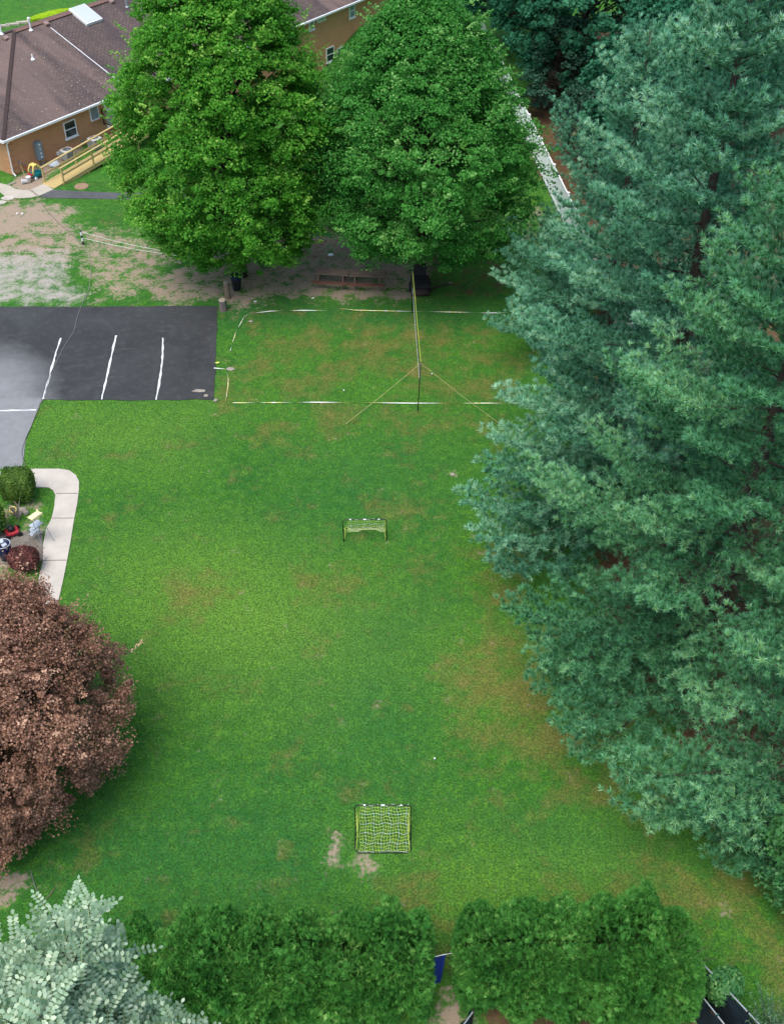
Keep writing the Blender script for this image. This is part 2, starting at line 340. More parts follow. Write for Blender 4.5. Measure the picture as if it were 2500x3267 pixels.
# ------------------------------------------------------------------ ground masks
def inpoly(x, y, poly):
    r = np.zeros(x.shape, bool); n = len(poly)
    for i in range(n):
        x1, y1 = poly[i]; x2, y2 = poly[(i + 1) % n]
        c = ((y1 > y) != (y2 > y)) & (x < (x2 - x1) * (y - y1) / (y2 - y1 + 1e-12) + x1); r ^= c
    return r
def sdist(x, y, poly):
    d = np.full(x.shape, 1e9); n = len(poly)
    for i in range(n):
        ax, ay = poly[i]; bx, by = poly[(i + 1) % n]; ex, ey = bx - ax, by - ay
        t = np.clip(((x - ax) * ex + (y - ay) * ey) / (ex * ex + ey * ey + 1e-12), 0, 1)
        d = np.minimum(d, np.hypot(x - ax - t * ex, y - ay - t * ey))
    return np.where(inpoly(x, y, poly), d, -d)
def gp(pts): return [tuple(P(*p)[:2]) for p in pts]
DIRT = [([(-300, 690), (250, 700), (290, 790), (240, 870), (0, 860), (-300, 870)], .60, 1.2),
        ([(-200, 655), (0, 645), (150, 640), (255, 668), (240, 700), (205, 745), (120, 730), (0, 770), (-200, 780)], .74, 1.0),
        ([(35, 600), (40, 572), (95, 535), (160, 505), (260, 450), (262, 480), (150, 570), (140, 600), (100, 622), (60, 628)], .85, .5),
        ([(470, 880), (560, 850), (700, 830), (780, 870), (720, 940), (690, 972), (520, 974), (460, 940)], .62, .8),
        ([(210, 700), (420, 730), (600, 800), (560, 860), (470, 960), (300, 970), (250, 900), (210, 780)], .54, 1.2),
        ([(640, 800), (900, 740), (1100, 740), (1300, 800), (1400, 830), (1380, 960), (1150, 968), (1000, 962), (880, 955), (800, 990), (745, 1015), (690, 950)], .62, .8),
        ([(1040, 2715), (1080, 2705), (1095, 2740), (1070, 2768), (1030, 2745)], .75, .35),
        ([(1115, 2725), (1225, 2728), (1205, 2785), (1150, 2800), (1095, 2765)], .78, .35),
        ([(1030, 2600), (1060, 2600), (1110, 2680), (1120, 2760), (1080, 2780)], .40, .5),
        ([(1400, 3150), (1440, 3130), (1490, 3200), (1560, 3300), (1500, 3600), (1300, 3600), (1370, 3200)], .60, .4),
        ([(-200, 2780), (105, 2765), (128, 2830), (60, 2890), (0, 2925), (-300, 2980)], .62, .5),
        ([(2215, 2548), (2260, 2550), (2335, 2620), (2345, 2680), (2300, 2685), (2240, 2620)], .70, .3),
        ([(2330, 2640), (2420, 2640), (2450, 2760), (2400, 2800), (2330, 2720)], .48, .4),
        ([(2280, 2850), (2330, 2890), (2345, 2950), (2300, 2935)], .55, .3),
        ([(1420, 1500), (1455, 1500), (1455, 1520), (1425, 1520)], .55, .2),
        ([(1510, 1760), (1570, 1760), (1590, 1800), (1540, 1800)], .36, .4),
        ([(1030, 2885), (1080, 2885), (1080, 2910), (1020, 2905)], .45, .2),
        ([(1680, 2300), (1745, 2305), (1740, 2330), (1690, 2325)], .42, .3),
        ([(1640, 640), (1760, 660), (1850, 800), (1700, 860), (1640, 760)], .40, .8),
        ([(0, 1590), (130, 1570), (160, 1690), (130, 1860), (-100, 1900), (-100, 1600)], .42, .6)]
GRAV = [([(-300, 790), (120, 800), (225, 788), (238, 860), (215, 905), (285, 930), (275, 962), (240, 974), (-300, 974)], .62, .9)]
LIT = [([(1630, 500), (1790, 640), (1860, 950), (1850, 1500), (1880, 2050), (2250, 2500), (2380, 2690), (2560, 2900), (2900, 2500), (2800, 500), (2400, -200), (1700, 200)], .75, 1.0),
       ([(1540, 3190), (2330, 3190), (2450, 3290), (2600, 3700), (1560, 3700)], .70, .4),
       ([(700, 780), (1000, 700), (1300, 740), (1640, 830), (1640, 900), (1400, 890), (1250, 850), (1000, 850), (760, 860)], .45, 1.0),
       ([(1360, 880), (1640, 850), (1690, 930), (1560, 960), (1360, 950)], .45, .6)]
DRY = [([(780, 1010), (1650, 1010), (1650, 1290), (740, 1290)], .30, 1.5),
       ([(700, 1290), (1600, 1290), (1600, 1430), (800, 1430)], .25, 1.0),
       ([(1500, 2050), (1640, 2000), (1760, 2150), (1980, 2400), (2080, 2620), (1900, 2500), (1650, 2450), (1500, 2350), (1450, 2200)], .62, 2.2), ([(1480, 1720), (1620, 1740), (1700, 1950), (1600, 2000), (1500, 1850)], .5, 1.2),
       ([(2050, 2720), (2350, 2700), (2600, 3000), (2600, 3300), (2250, 3050)], .46, 1.8),
       ([(1250, 2850), (2200, 2780), (2250, 3000), (1400, 3100), (1330, 3000)], .35, 1.0),
       ([(420, 1820), (780, 1780), (820, 1960), (500, 2000)], .22, 1.0), ([(850, 1900), (1300, 1500), (1400, 1700), (1200, 1950)], .18, 1.0)]
LIME = [([(380, 1800), (600, 1720), (900, 1800), (1150, 1900), (1250, 2100), (1000, 2200), (600, 2150), (380, 2000)], 1.0, 3.5), ([(1300, 1950), (1600, 2100), (1500, 2250), (1350, 2150)], .7, 2.0), ([(1300, 2750), (2200, 2550), (2250, 2800), (1500, 3000)], .55, 2.0), ([(120, 1290), (700, 1290), (600, 1500), (150, 1480)], .6, 2.0)]
DEEP = [([(1150, 1950), (1350, 1950), (1330, 2500), (1050, 2550), (1000, 2200)], .7, 2.5), ([(1650, 2600), (2150, 2650), (2200, 2800), (1800, 2720)], .6, 1.5), ([(250, 2650), (1000, 2500), (1100, 2750), (900, 2900), (300, 2900)], .8, 2.5), ([(1000, 1400), (1400, 1380), (1400, 1700), (950, 1700)], .5, 2.5), ([(700, 960), (1700, 960), (1700, 1060), (700, 1040)], .7, 1.0)]
LOTP = [(-500, 980), (0, 980), (695, 978), (690, 1120), (682, 1275), (400, 1277), (137, 1277), (127, 1292), (104, 1350), (85, 1400), (75, 1495), (-500, 1500)]
WALKP = [(100, 1497), (190, 1497), (222, 1502), (243, 1517), (253, 1537), (253, 1565), (247, 1610), (237, 1660), (226, 1730), (213, 1800), (203, 1850), (180, 1950),
         (100, 1950), (122, 1860), (138, 1790), (138, 1745), (148, 1690), (166, 1655), (174, 1620), (178, 1580), (170, 1565), (155, 1556), (100, 1556)]
PADP = [(-60, 1702), (60, 1700), (137, 1692), (137, 1790), (60, 1800), (-60, 1800)]
PATHC = [(-150, 590), (0, 585), (30, 592), (50, 604), (75, 608), (95, 607), (120, 597), (140, 587), (172, 605), (148, 616), (125, 626), (100, 631), (75, 633), (42, 632), (15, 625), (0, 613), (-150, 612)]
PATHA = [(149.5, 616), (174, 606.5), (250, 611), (375, 616), (600, 620), (750, 622), (750, 640), (600, 639), (362, 636), (140, 632.5), (127, 626.5)]
PAVED = [gp(LOTP), gp(WALKP), gp(PADP), gp(PATHC), gp(PATHA)]
def field(x, y, lst):
    f = np.zeros(x.shape)
    for poly, s_, soft in lst:
        d = sdist(x, y, gp(poly)); f = np.maximum(f, s_ * np.clip(.5 + d / (2 * soft), 0, 1))
    return f
DC = HO + HU * 27 + HN * -2.5
def gz(x, y):
    r = np.hypot(x - DC[0], y - DC[1]); t = np.clip(1 - (r - 3.5) / 7, 0, 1); return -2.5 * t * t * (3 - 2 * t)
def axis(a, b, st, lo, hi):
    c = np.arange(a, b, st); L_ = [a]; g = st
    while L_[-1] > lo: g *= 1.35; L_.append(L_[-1] - g)
    U_ = [c[-1]]; g = st
    while U_[-1] < hi: g *= 1.35; U_.append(U_[-1] + g)
    return np.concatenate([np.array(L_[1:])[::-1], c, np.array(U_[1:])])
ax_ = axis(-34, 24, .2, -900, 900); ay_ = axis(10, 104, .2, -300, 1500)
X, Y = np.meshgrid(ax_, ay_); nx, ny = len(ax_), len(ay_); x_, y_ = X.ravel(), Y.ravel()
vv = np.stack([x_, y_, gz(x_, y_)], 1); ii = (np.arange(ny - 1)[:, None] * nx + np.arange(nx - 1)[None]).ravel()
ground = bigmesh('ground', vv, np.stack([ii, ii + 1, ii + nx + 1, ii + nx], 1), M_ground)
for nm, l_ in (('dirt', DIRT), ('gravel', GRAV), ('litter', LIT), ('dry', DRY), ('lime', LIME), ('deep', DEEP)):
    at = ground.data.attributes.new(nm, 'FLOAT', 'POINT'); at.data.foreach_set('value', field(x_, y_, l_).astype(np.float32))
tag(ground, kind='structure')

# paved sheets
def sheet(name, poly, z0, mat, kind='structure'):
    mb = MB(); mb.slab(gp(poly), -.06, z0); return tag(mb.build(name, mat), kind=kind)
def gridsheet(name, poly, z, mat, st=.25):
    pts = gp(poly); xs = [p[0] for p in pts]; ys = [p[1] for p in pts]
    import bmesh
    bm = bmesh.new(); vs = [bm.verts.new((p[0], p[1], z)) for p in pts]; bm.faces.new(vs)
    for k in range(int((max(xs) - min(xs)) / st / 2)):
        x0 = min(xs) + (k + 1) * st * 2; bmesh.ops.bisect_plane(bm, geom=bm.verts[:] + bm.edges[:] + bm.faces[:], plane_co=(x0, 0, 0), plane_no=(1, 0, 0))
    for k in range(int((max(ys) - min(ys)) / st / 2)):
        y0 = min(ys) + (k + 1) * st * 2; bmesh.ops.bisect_plane(bm, geom=bm.verts[:] + bm.edges[:] + bm.faces[:], plane_co=(0, y0, 0), plane_no=(0, 1, 0))
    bmesh.ops.recalc_face_normals(bm, faces=bm.faces)
    if bm.faces[0].normal.z < 0: bmesh.ops.reverse_faces(bm, faces=bm.faces)
    r_ = bmesh.ops.extrude_face_region(bm, geom=bm.faces[:]); 
    bmesh.ops.translate(bm, verts=[g for g in r_['geom'] if isinstance(g, bmesh.types.BMVert)], vec=(0, 0, -.06))
    bmesh.ops.recalc_face_normals(bm, faces=bm.faces)
    me = bpy.data.meshes.new(name); bm.to_mesh(me); bm.free(); me.materials.append(mat)
    o = bpy.data.objects.new(name, me); col.objects.link(o); return o
lot = gridsheet('parking_lot', LOTP, .03, M_asph); tag(lot, kind='structure')
for vtx in lot.data.vertices:
    q_ = np.array([[vtx.co.x, vtx.co.y, 0.]])
    if abs(float(sdist(q_[:, 0], q_[:, 1], gp(LOTP))[0])) < .02: vtx.co.x += .09 * (float(vnoise(q_, 1.7, 1)[0]) - .5); vtx.co.y += .12 * (float(vnoise(q_, 1.7, 2)[0]) - .5)
co = np.zeros(len(lot.data.vertices) * 3); lot.data.vertices.foreach_get('co', co); co = co.reshape(-1, 3)
wn = np.array([max(0, 1 - max(0, (proj(p)[0] - 40)) / 230) * min(1, max(0, (proj(p)[1] - 1020) / 200)) + (1.2 if proj(p)[1] > 1283 else 0) for p in co])
at = lot.data.attributes.new('worn', 'FLOAT', 'POINT'); at.data.foreach_set('value', np.clip(wn, 0, 1.1).astype(np.float32))
sheet('walkway', WALKP, .035, M_conc); sheet('patio_pad', PADP, .02, simple('dark_concrete', (.17, .155, .13), .9, .2, .2, 3, kind='pos')); sheet('garden_path', PATHC, .03, M_conc2)
gp_a = gridsheet('asphalt_path', PATHA, .03, M_asph); at = gp_a.data.attributes.new('worn', 'FLOAT', 'POINT')
at.data.foreach_set('value', np.full(len(gp_a.data.vertices), .45, np.float32)); tag(gp_a, kind='structure')
def stripe(name, pts, wd, z, mat, jit=0, kind='structure', label=None):
    q = [P(*p) for p in pts]; vs = []; fs = []; res = []
    for i in range(len(q) - 1):
        n = max(1, int(np.linalg.norm(q[i + 1] - q[i]) / .25))
        res += [q[i] + (q[i + 1] - q[i]) * t / n for t in range(n)]
    res.append(q[-1])
    for i, p in enumerate(res):
        d = res[min(i + 1, len(res) - 1)] - res[max(i - 1, 0)]; d /= np.linalg.norm(d); s_ = np.array([-d[1], d[0], 0])
        w2 = wd / 2 * (1 + random.uniform(-jit, jit)); o_ = s_ * random.uniform(-jit, jit) * .03
        vs += [p + s_ * w2 + o_ + (0, 0, z), p - s_ * w2 + o_ + (0, 0, z)]
        if i: fs.append((2 * i - 2, 2 * i - 1, 2 * i + 1, 2 * i))
    mb = MB(); mb.add(vs, fs); return tag(mb.build(name, mat), kind=kind)
for pts in ([(196, 1080), (180, 1125), (160, 1200), (139, 1275)], [(371, 1072), (358, 1130), (340, 1210), (325, 1276)], [(520, 1079), (519, 1150), (510, 1215), (499, 1277)], [(-100, 1313), (0, 1312), (116, 1309)]):
    stripe('parking_line', pts, .085, .034, M_paint, .45)
M_joint = simple('joint_dark', (.08, .07, .06), .9)
for a, b in (((180, 1576), (250, 1576)), ((168, 1655), (237, 1655)), ((139, 1790), (214, 1789))): stripe('walkway_joint', [a, b], .035, .039, M_joint)
stripe('walkway_joint', [(95, 607), (125, 626)], .05, .034, M_joint)

# grass blades over the lawn
def scatter_grass():
    N = 520000; y = rng.uniform(13, 66, N); x = rng.uniform(-1, 1, N) * (6.5 + .40 * y)
    dr, gr, li, dy = (field(x, y, l_) for l_ in (DIRT, GRAV, LIT, DRY))
    keep = (np.maximum(dr, np.maximum(gr, li)) < rng.uniform(.15, .55, N)) & (x < 13)
    for p in PAVED: keep &= sdist(x, y, p) < .035 * rng.uniform(-1, 1, N)
    keep &= ((x - HO[0]) * HN[0] + (y - HO[1]) * HN[1]) < -.3
    x, y, dy = x[keep], y[keep], dy[keep]; n = len(x); K = 3
    c = np.repeat(np.stack([x, y, np.zeros(n)], 1), K, 0) + rng.normal(size=(n * K, 3)) * (.03, .03, 0); c[:, 2] = gz(c[:, 0], c[:, 1])
    a = rng.uniform(0, 2 * np.pi, n * K); sx = np.stack([np.cos(a), np.sin(a), 0 * a], 1); ln = rng.uniform(.03, .065, n * K)[:, None]
    tip = c + np.stack([rng.normal(size=n * K) * .6, rng.normal(size=n * K) * .6, np.ones(n * K)], 1) * ln
    wd = rng.uniform(.004, .008, n * K)[:, None]; v = np.stack([c - sx * wd, c + sx * wd, tip], 1).reshape(-1, 3)
    o = bigmesh('grass', v, np.arange(n * K * 3).reshape(-1, 3), M_blade, tint=rng.uniform(0, 1, n * K), dry=np.repeat(dy, K))
    for nm, l_ in (('lime', LIME), ('deep', DEEP)): at = o.data.attributes.new(nm, 'FLOAT', 'FACE'); at.data.foreach_set('value', np.repeat(field(x, y, l_), K).astype(np.float32))
    tag(o, 'short mown green lawn grass with tan dry patches', 'grass', kind='stuff')
scatter_grass()

# ------------------------------------------------------------------ foliage builders
def leaves(name, c, nor, ln, wd, mat, parent, tint, shape='diamond'):
    n = len(c); d = nrm(np.cross(nor, rdir(n))); s_ = np.cross(nor, d)
    ln = ln[:, None]; wd = wd[:, None]
    if shape == 'diamond':
        v = np.stack([c - d * ln / 2, c + s_ * wd / 2 - nor * wd * .12, c + d * ln / 2, c - s_ * wd / 2 - nor * wd * .12], 1).reshape(-1, 3)
        f = np.arange(n * 4).reshape(-1, 4)
    return bigmesh(name, v, f, mat, parent, tint)
def tufts(name, c, axd, size, K, width, mat, parent, tint, spread=(.10, 1.20), back=.5):
    n = len(c); u = nrm(np.cross(axd, rdir(n))); v = np.cross(axd, u)
    rep = lambda a: np.repeat(a, K, 0)
    ph = rng.uniform(spread[0], spread[1], n * K)[:, None]; th = rng.uniform(0, 2 * np.pi, n * K)[:, None]
    d = rep(axd) * np.cos(ph) + (rep(u) * np.cos(th) + rep(v) * np.sin(th)) * np.sin(ph)
    sz = rep(size)[:, None]; b = rep(c) - rep(axd) * sz * rng.uniform(0, back, n * K)[:, None]
    sd_ = nrm(np.cross(d, rdir(n * K))) * sz * width
    vt = np.stack([b - sd_, b + sd_, b + d * sz], 1).reshape(-1, 3)
    tt = np.clip(np.repeat(tint, K) + rng.normal(size=n * K) * .05, 0, 1)
    o = bigmesh(name, vt, np.arange(n * K * 3).reshape(-1, 3), mat, parent, tt)
    at = o.data.attributes.new('tip', 'FLOAT', 'POINT'); at.data.foreach_set('value', np.tile(np.array([0, 0, 1], np.float32), n * K))
    return o
def bez(a, b, c, k=6): return [tuple((1 - t) ** 2 * np.array(a) + 2 * t * (1 - t) * np.array(b) + t * t * np.array(c)) for t in np.linspace(0, 1, k)]

def maple(label, base, h, rad, zb, mat, seed, nb=900, leaf=.12, per=85, flat=.45, group=None, name='maple_tree', prof=None, trunk_r=.28, cat='tree', tb=0., spikes=0, gap=0., csz=1.):
    r = np.random.default_rng(seed); root = thing(name, label, cat, base, 0, group)
    prof = prof or (lambda t: np.minimum(1, (.62 + 1.6 * t)) * np.sqrt(np.clip(1 - (np.clip(t - .22, 0, 1) / .78) ** 2.0, 0, 1)) ** 1.1)
    th = r.uniform(0, 2 * np.pi, nb); t = r.uniform(0, 1, nb) ** .95
    ph = r.uniform(0, 6.28, 6)
    q0 = np.stack([np.cos(th) * rad, np.sin(th) * rad, t * (h - zb)], 1); lump = .62 + .44 * vnoise(q0, .36 * (6 / rad) ** .5, seed) + .32 * vnoise(q0, .85, seed + 1)
    q = np.where(r.uniform(size=nb) < .78, r.uniform(.80, 1.03, nb), r.uniform(.3, .8, nb))
    rr = rad * prof(t) * lump * q
    c = np.stack([rr * np.cos(th), rr * np.sin(th), zb + t * (h - zb)], 1)
    if gap: kp = vnoise(c, .95, seed + 7) > gap * (1.15 - .7 * t); nb = int(kp.sum()); c, th, t, q, rr, q0 = c[kp], th[kp], t[kp], q[kp], rr[kp], q0[kp]
    # drooping skirts on the low outer clumps
    c[:, 2] -= np.where(t < .25, .5 * q, 0)
    cs = r.uniform(.20, 1.0, nb) ** 1.3 * .85 * (rad / 6) ** .35 * csz
    out = nrm(np.stack([np.cos(th), np.sin(th), .55 + 0 * th], 1)); tang = nrm(np.stack([-np.sin(th), np.cos(th), 0 * th], 1))
    ctint = r.uniform(.05, .40, nb) + .35 * vnoise(q0, .5, seed + 5)
    k = per; g = r.normal(size=(nb, k, 3)); g = g / np.maximum(np.linalg.norm(g, axis=2, keepdims=True), 1e-6) * r.uniform(.25, 1, (nb, k, 1)) ** .6
    # sprays: long outward, flat vertical, with drooping ends
    rad_d = nrm(np.stack([np.cos(th), np.sin(th), 0 * th], 1))
    off = (rad_d[:, None] * g[..., :1] * 1.15 + tang[:, None] * g[..., 1:2]) * cs[:, None, None]
    zz = g[..., 2] * cs[:, None] * flat - .35 * cs[:, None] * (g[..., 0] ** 2 + g[..., 1] ** 2) * .8
    pc = c[:, None] + off; pc[..., 2] += zz; pc = pc.reshape(-1, 3); pc[:, 2] = np.maximum(pc[:, 2], .9)
    nn = nrm(np.repeat(out, k, 0) * .9 + np.array([0, 0, .7]) + r.normal(size=(nb * k, 3)) * .85)
    tint = np.clip(np.repeat(ctint, k) + r.normal(size=nb * k) * .16 + (g[..., 2].ravel() > .45) * .12, 0, 1)
    if spikes:                                                     # young shoots standing out of the crown outline
        si = r.choice(np.flatnonzero(q > .85), spikes, replace=False); m_ = 22; l_ = r.uniform(.3, 1.15, (spikes, 1, 1)); sdir = nrm(out[si] + r.normal(size=(spikes, 3)) * .35 + [0, 0, .35])
        sp = c[si][:, None] + sdir[:, None] * (l_ * np.linspace(.2, 1, m_)[None, :, None] + .35) + r.normal(size=(spikes, m_, 3)) * .07 * (1.3 - np.linspace(.2, 1, m_))[None, :, None]
        pc = np.concatenate([pc, sp.reshape(-1, 3)]); nn = np.concatenate([nn, nrm(np.repeat(sdir, m_, 0) * .5 + [0, 0, .6] + r.normal(size=(spikes * m_, 3)) * .5)]); tint = np.concatenate([tint, np.clip(np.repeat(r.uniform(.55, .95, spikes), m_), 0, 1)])
    ln = r.uniform(.8, 1.3, len(pc)) * leaf
    leaves('crown', pc, nn, ln, ln * .85, mat, root, tint)
    mb = MB(); mb.tube([(0, 0, -.3 + tb), (.02, .01, 1.2), (.05, -.03, h * .35), (0, .05, h * .62), (0, 0, h * .86)], .3, 10, rads=[trunk_r * 1.35, trunk_r, trunk_r * .8, trunk_r * .45, .04])
    mb.build('trunk', M_bark, root, smooth=True)
    mb = MB(); idx = r.choice(nb, min(nb, 130), replace=False)
    for i in idx:
        z0 = max(zb * .8, c[i, 2] * .75 - rr[i] * .25); a = (0, 0, z0); b = (c[i, 0] * .45, c[i, 1] * .45, (z0 + c[i, 2]) / 2 + .35)
        mb.tube(bez(a, b, c[i], 5), .05, 4, False, [.075, .055, .04, .025, .012])
    mb.build('branches', M_bark, root)
    return root

def pine(label, base, h, R_, seed, zlow=2.0, den=1.5, K=18, extra=(), skirt=None, mat=None, tsize=.195, sparse=0, clipf=None):
    r = np.random.default_rng(seed); root = thing('pine_tree', label, 'tree', base, 0, 'white pines along the right side of the lawn')
    mb = MB(); mb.tube([(0, 0, -.3), (0, 0, 1.5), (.05, 0, h * .4), (0, .04, h * .75), (0, 0, h)], .3, 10, rads=[.42, .33, .24, .12, .03])
    mb.build('trunk', M_barkp, root, smooth=True)
    C_, A_, T_, Z_ = [], [], [], []; br = MB()
    z = zlow; ex = []
    for (qx, qy, qz) in extra:
        tp_ = P(qx, qy, qz) - np.array(base); ex.append((math.atan2(tp_[1], tp_[0]), math.hypot(tp_[0], tp_[1]), qz))
    while z < h - .3 or ex:
        t = min(1, (z - zlow) / (h - zlow))
        L0 = R_ * (1 - t) ** .80 * min(1, .80 + 2.2 * t) + .35
        nbr = r.integers(5, 7) if t < .8 else 5
        a0 = r.uniform(0, 6.28)
        if ex: nbr = 1
        for b in range(nbr):
            if not ex and r.uniform() < sparse * (1 - t): continue
            a = a0 + b * 2 * np.pi / nbr + r.uniform(-.3, .3); L = L0 * (r.uniform(.72, 1.10) if r.uniform() < .85 else r.uniform(1.08, 1.2)); z1 = z + r.uniform(-.25, .25)
            if ex: a, L, z1 = ex[-1]; t = (z1 - zlow) / (h - zlow); z1 -= L * (-.04 + .75 * t ** 1.3 + .13)
            hd = np.array([np.cos(a), np.sin(a), 0]); sd_ = np.array([-np.sin(a), np.cos(a), 0])
            rise = -.04 + .75 * max(t, 0) ** 1.3; bend = r.uniform(-.10, .10) * (not ex)
            def pt(s): return hd * L * s * (1 - .05 * t) + sd_ * L * bend * s * s + np.array([0, 0, z1 + L * (rise * s - .10 * np.sin(np.pi * s) * (1 - t) + .13 * s ** 3)])
            ss = np.linspace(0, 1, 8); pts = [pt(s) for s in ss]
            br.tube(pts, .03, 4, False, [max(.006, .050 * (L / 6) * (1 - s) + .006) for s in ss])
            stp = .33 / max(.35, den) / max(L, .6); bt = r.uniform(.08, .62)
            s = .08 + .06 * (1 - t) + r.uniform(0, stp)
            while s < 1.0:
                p0 = pt(s); dr = nrm(pt(min(1, s + .03)) - pt(s - .03))
                C_.append((p0 + [0, 0, .06])[None]); A_.append((dr * .6 + [0, 0, .8])[None]); T_.append(bt)
                for side in (-1, 1):
                    l = (.36 * L * (1 - s) ** .75 + .40) * r.uniform(.75, 1.15)
                    l = min(l, 2.3); l *= min(1, .45 + s * 1.4)
                    td = nrm(dr * .80 + sd_ * side * r.uniform(.5, .95) + np.array([0, 0, r.uniform(-.05, .55)]))
                    m = max(2, int(l / .24)); q = np.linspace(.25, 1, m)
                    cc = p0 + td * l * q[:, None] + np.array([0, 0, .10]) * (q[:, None] ** 2) * l + r.normal(size=(m, 3)) * .045
                    lat = np.cross(td, [0, 0, 1]); wob = r.choice([-1, 1], m)[:, None] * r.uniform(.05, .26, (m, 1)) * (1.15 - q[:, None])
                    C_.append(cc); A_.append(np.repeat((td * .9 + [0, 0, .55])[None], m, 0) + lat * wob * 1.5)
                    C_.append(cc + lat * wob); A_.append(np.repeat((td * .7 + [0, 0, .6])[None], m, 0) + lat * wob * 3)
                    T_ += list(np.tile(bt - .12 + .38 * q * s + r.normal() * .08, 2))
                s += stp
            C_.append(pt(1.0)[None]); A_.append((dr + [0, 0, .5])[None]); T_.append(.5)
        if ex: ex.pop(); z = zlow if not ex else z; continue
        z += r.uniform(.90, 1.30) * (1 if t < .75 else .5)
    for k in range(420):                                           # short twigs close round the leader
        z0 = h * r.uniform(.35, .98); a_ = r.uniform(0, 6.28); l = r.uniform(.15, .85); d_ = np.array([math.cos(a_), math.sin(a_), .7]); C_.append((np.array([0, 0, z0]) + d_ * l)[None]); A_.append(d_[None]); T_.append(r.uniform(.1, .6))
    c = np.concatenate(C_); a = nrm(np.concatenate(A_) + r.normal(size=(len(c), 3)) * .22); tt = np.clip(np.array(T_) + r.normal(size=len(c)) * .20, 0, 1)
    if clipf is not None:
        k = clipf(c + np.array(base)); c, a, tt = c[k], a[k], tt[k]
    sz = r.uniform(.8, 1.25, len(c)) * tsize
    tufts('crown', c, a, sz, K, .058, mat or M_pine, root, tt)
    br.build('branches', M_barkp, root)
    return root, len(c)

cnt = []
for args in (dict(label='farthest blue green white pine, its tip showing just right of the white fence', base=(10.8, 47.2, 0), h=15.5, R_=4.7, seed=3, extra=[(1575, 880, 3.5), (1612, 720, 4.8), (1565, 1035, 2.6), (1600, 800, 4.0), (1775, 320, 10.0), (1745, 665, 4.6), (1720, 700, 3.8)]),
             dict(label='big blue green white pine whose longest bough reaches far over the middle of the lawn', base=(11.0, 35.4, 0), h=22.0, R_=7.4, seed=5, zlow=1.8, extra=[(1475, 1602, 4.0), (1540, 1500, 5.0), (1520, 1720, 3.4), (1550, 1390, 5.6), (1590, 1260, 7.0), (1580, 1820, 3.0)]),
             dict(label='tall blue green white pine overhanging the lawn between the biggest and the nearest pine', base=(11.8, 27.2, 0), h=20.0, R_=7.0, seed=8, zlow=2.2, extra=[(1600, 1940, 4.4), (1690, 2020, 4.2), (1705, 2190, 3.2), (1700, 2110, 3.8), (1790, 2330, 3.4), (1850, 2420, 3.0)], mat=M_pine2),
             dict(label='nearest sparse low white pine above the bare soil at the right', base=(13.2, 20.6, 0), h=12, R_=5.2, seed=12, zlow=1.6, sparse=.10, den=1.2, extra=[(1945, 2560, 3.2), (1950, 2450, 4.0), (2060, 2620, 2.8), (2310, 2640, 3.0), (2290, 2760, 1.6), (2360, 2700, 2.4), (2420, 2790, 1.8), (2200, 2600, 3.2)], mat=M_pine2)):
    cnt.append(pine(**args)[1])
print('pine tufts', cnt)

tA = P(772, 888); tB = P(1340, 880)
maple('bright yellow green maple standing over the black rubbish bin', (tA[0] - .05, tA[1] + .3, 0), 17.2, 5.15, 2.3, M_mapA, 21, nb=2300, leaf=.125, per=120, spikes=260)
maple('darker green rounded maple standing behind the picnic tables and net', (tB[0] + .0, tB[1] + .2, 0), 15.4, 6.0, 3.2, M_mapB, 33, nb=2400, leaf=.12, per=120, spikes=260,
      prof=lambda t: np.minimum(1, .74 + 1.1 * t) * np.clip(1 - (np.clip(t - .20, 0, 1) / .80) ** 1.45, 0, 1) ** .78)
for lab, b, h, rr, sd_, m_ in (('tall dark feathery tree behind the white fence, at the top centre', (13.5, 80, 0), 19, 6.5, 41, M_far),
                          ('dark feathery tree behind the fence, between it and the pine tips', (21.5, 74, 0), 18, 6.5, 42, M_far),
                          ('farthest dark tree at the top edge, left of the feathery ones', (9.5, 90, 0), 17, 6.0, 43, M_far),
                          ('far dark tree at the top right corner behind the pines', (28, 82, 0), 20, 8, 44, M_far),
                          ('mid green tree showing between two pine tips', (16.5, 63, 0), 13.5, 5.0, 45, M_far)):
    maple(lab, b, h, rr, 2.5, m_, sd_, nb=900, leaf=.24, per=75, flat=.55, name='broadleaf_tree', group='trees behind the white fence')
for lab, b, h, rr, sd_ in (('low dark evergreen shrub behind the far end of the white fence', (12.0, 77, 0), 6.5, 3.0, 51), ('dark evergreen shrub just behind the middle of the white fence', (13.9, 69.5, 0), 6.0, 2.9, 52)):
    maple(lab, b, h, rr, .5, M_dark, sd_, nb=260, leaf=.15, per=70, name='evergreen_shrub', cat='shrub', group='shrubs behind the white fence', trunk_r=.12)
# purple plum
maple('purple brown leaved plum tree overhanging the left edge of the lawn', (-12.9, 21.2, 0), 7.6, 4.35, .8, M_plum, 61, nb=2100, leaf=.072, per=150, spikes=90, gap=.34, csz=.8, flat=.6, name='plum_tree', trunk_r=.17,
      prof=lambda t: np.minimum(1, .70 + 1.1 * t) * np.clip(1 - (np.clip(t - .30, 0, 1) / .70) ** 2.2, 0, 1) ** .6)
# broadleaf at right edge
bp = P(2570, 2880)
maple('glossy green small tree leaning in at the right edge', (bp[0], bp[1], 0), 5.6, 1.75, .7, M_broad, 63, nb=300, leaf=.11, per=55, name='dogwood_tree', trunk_r=.08)

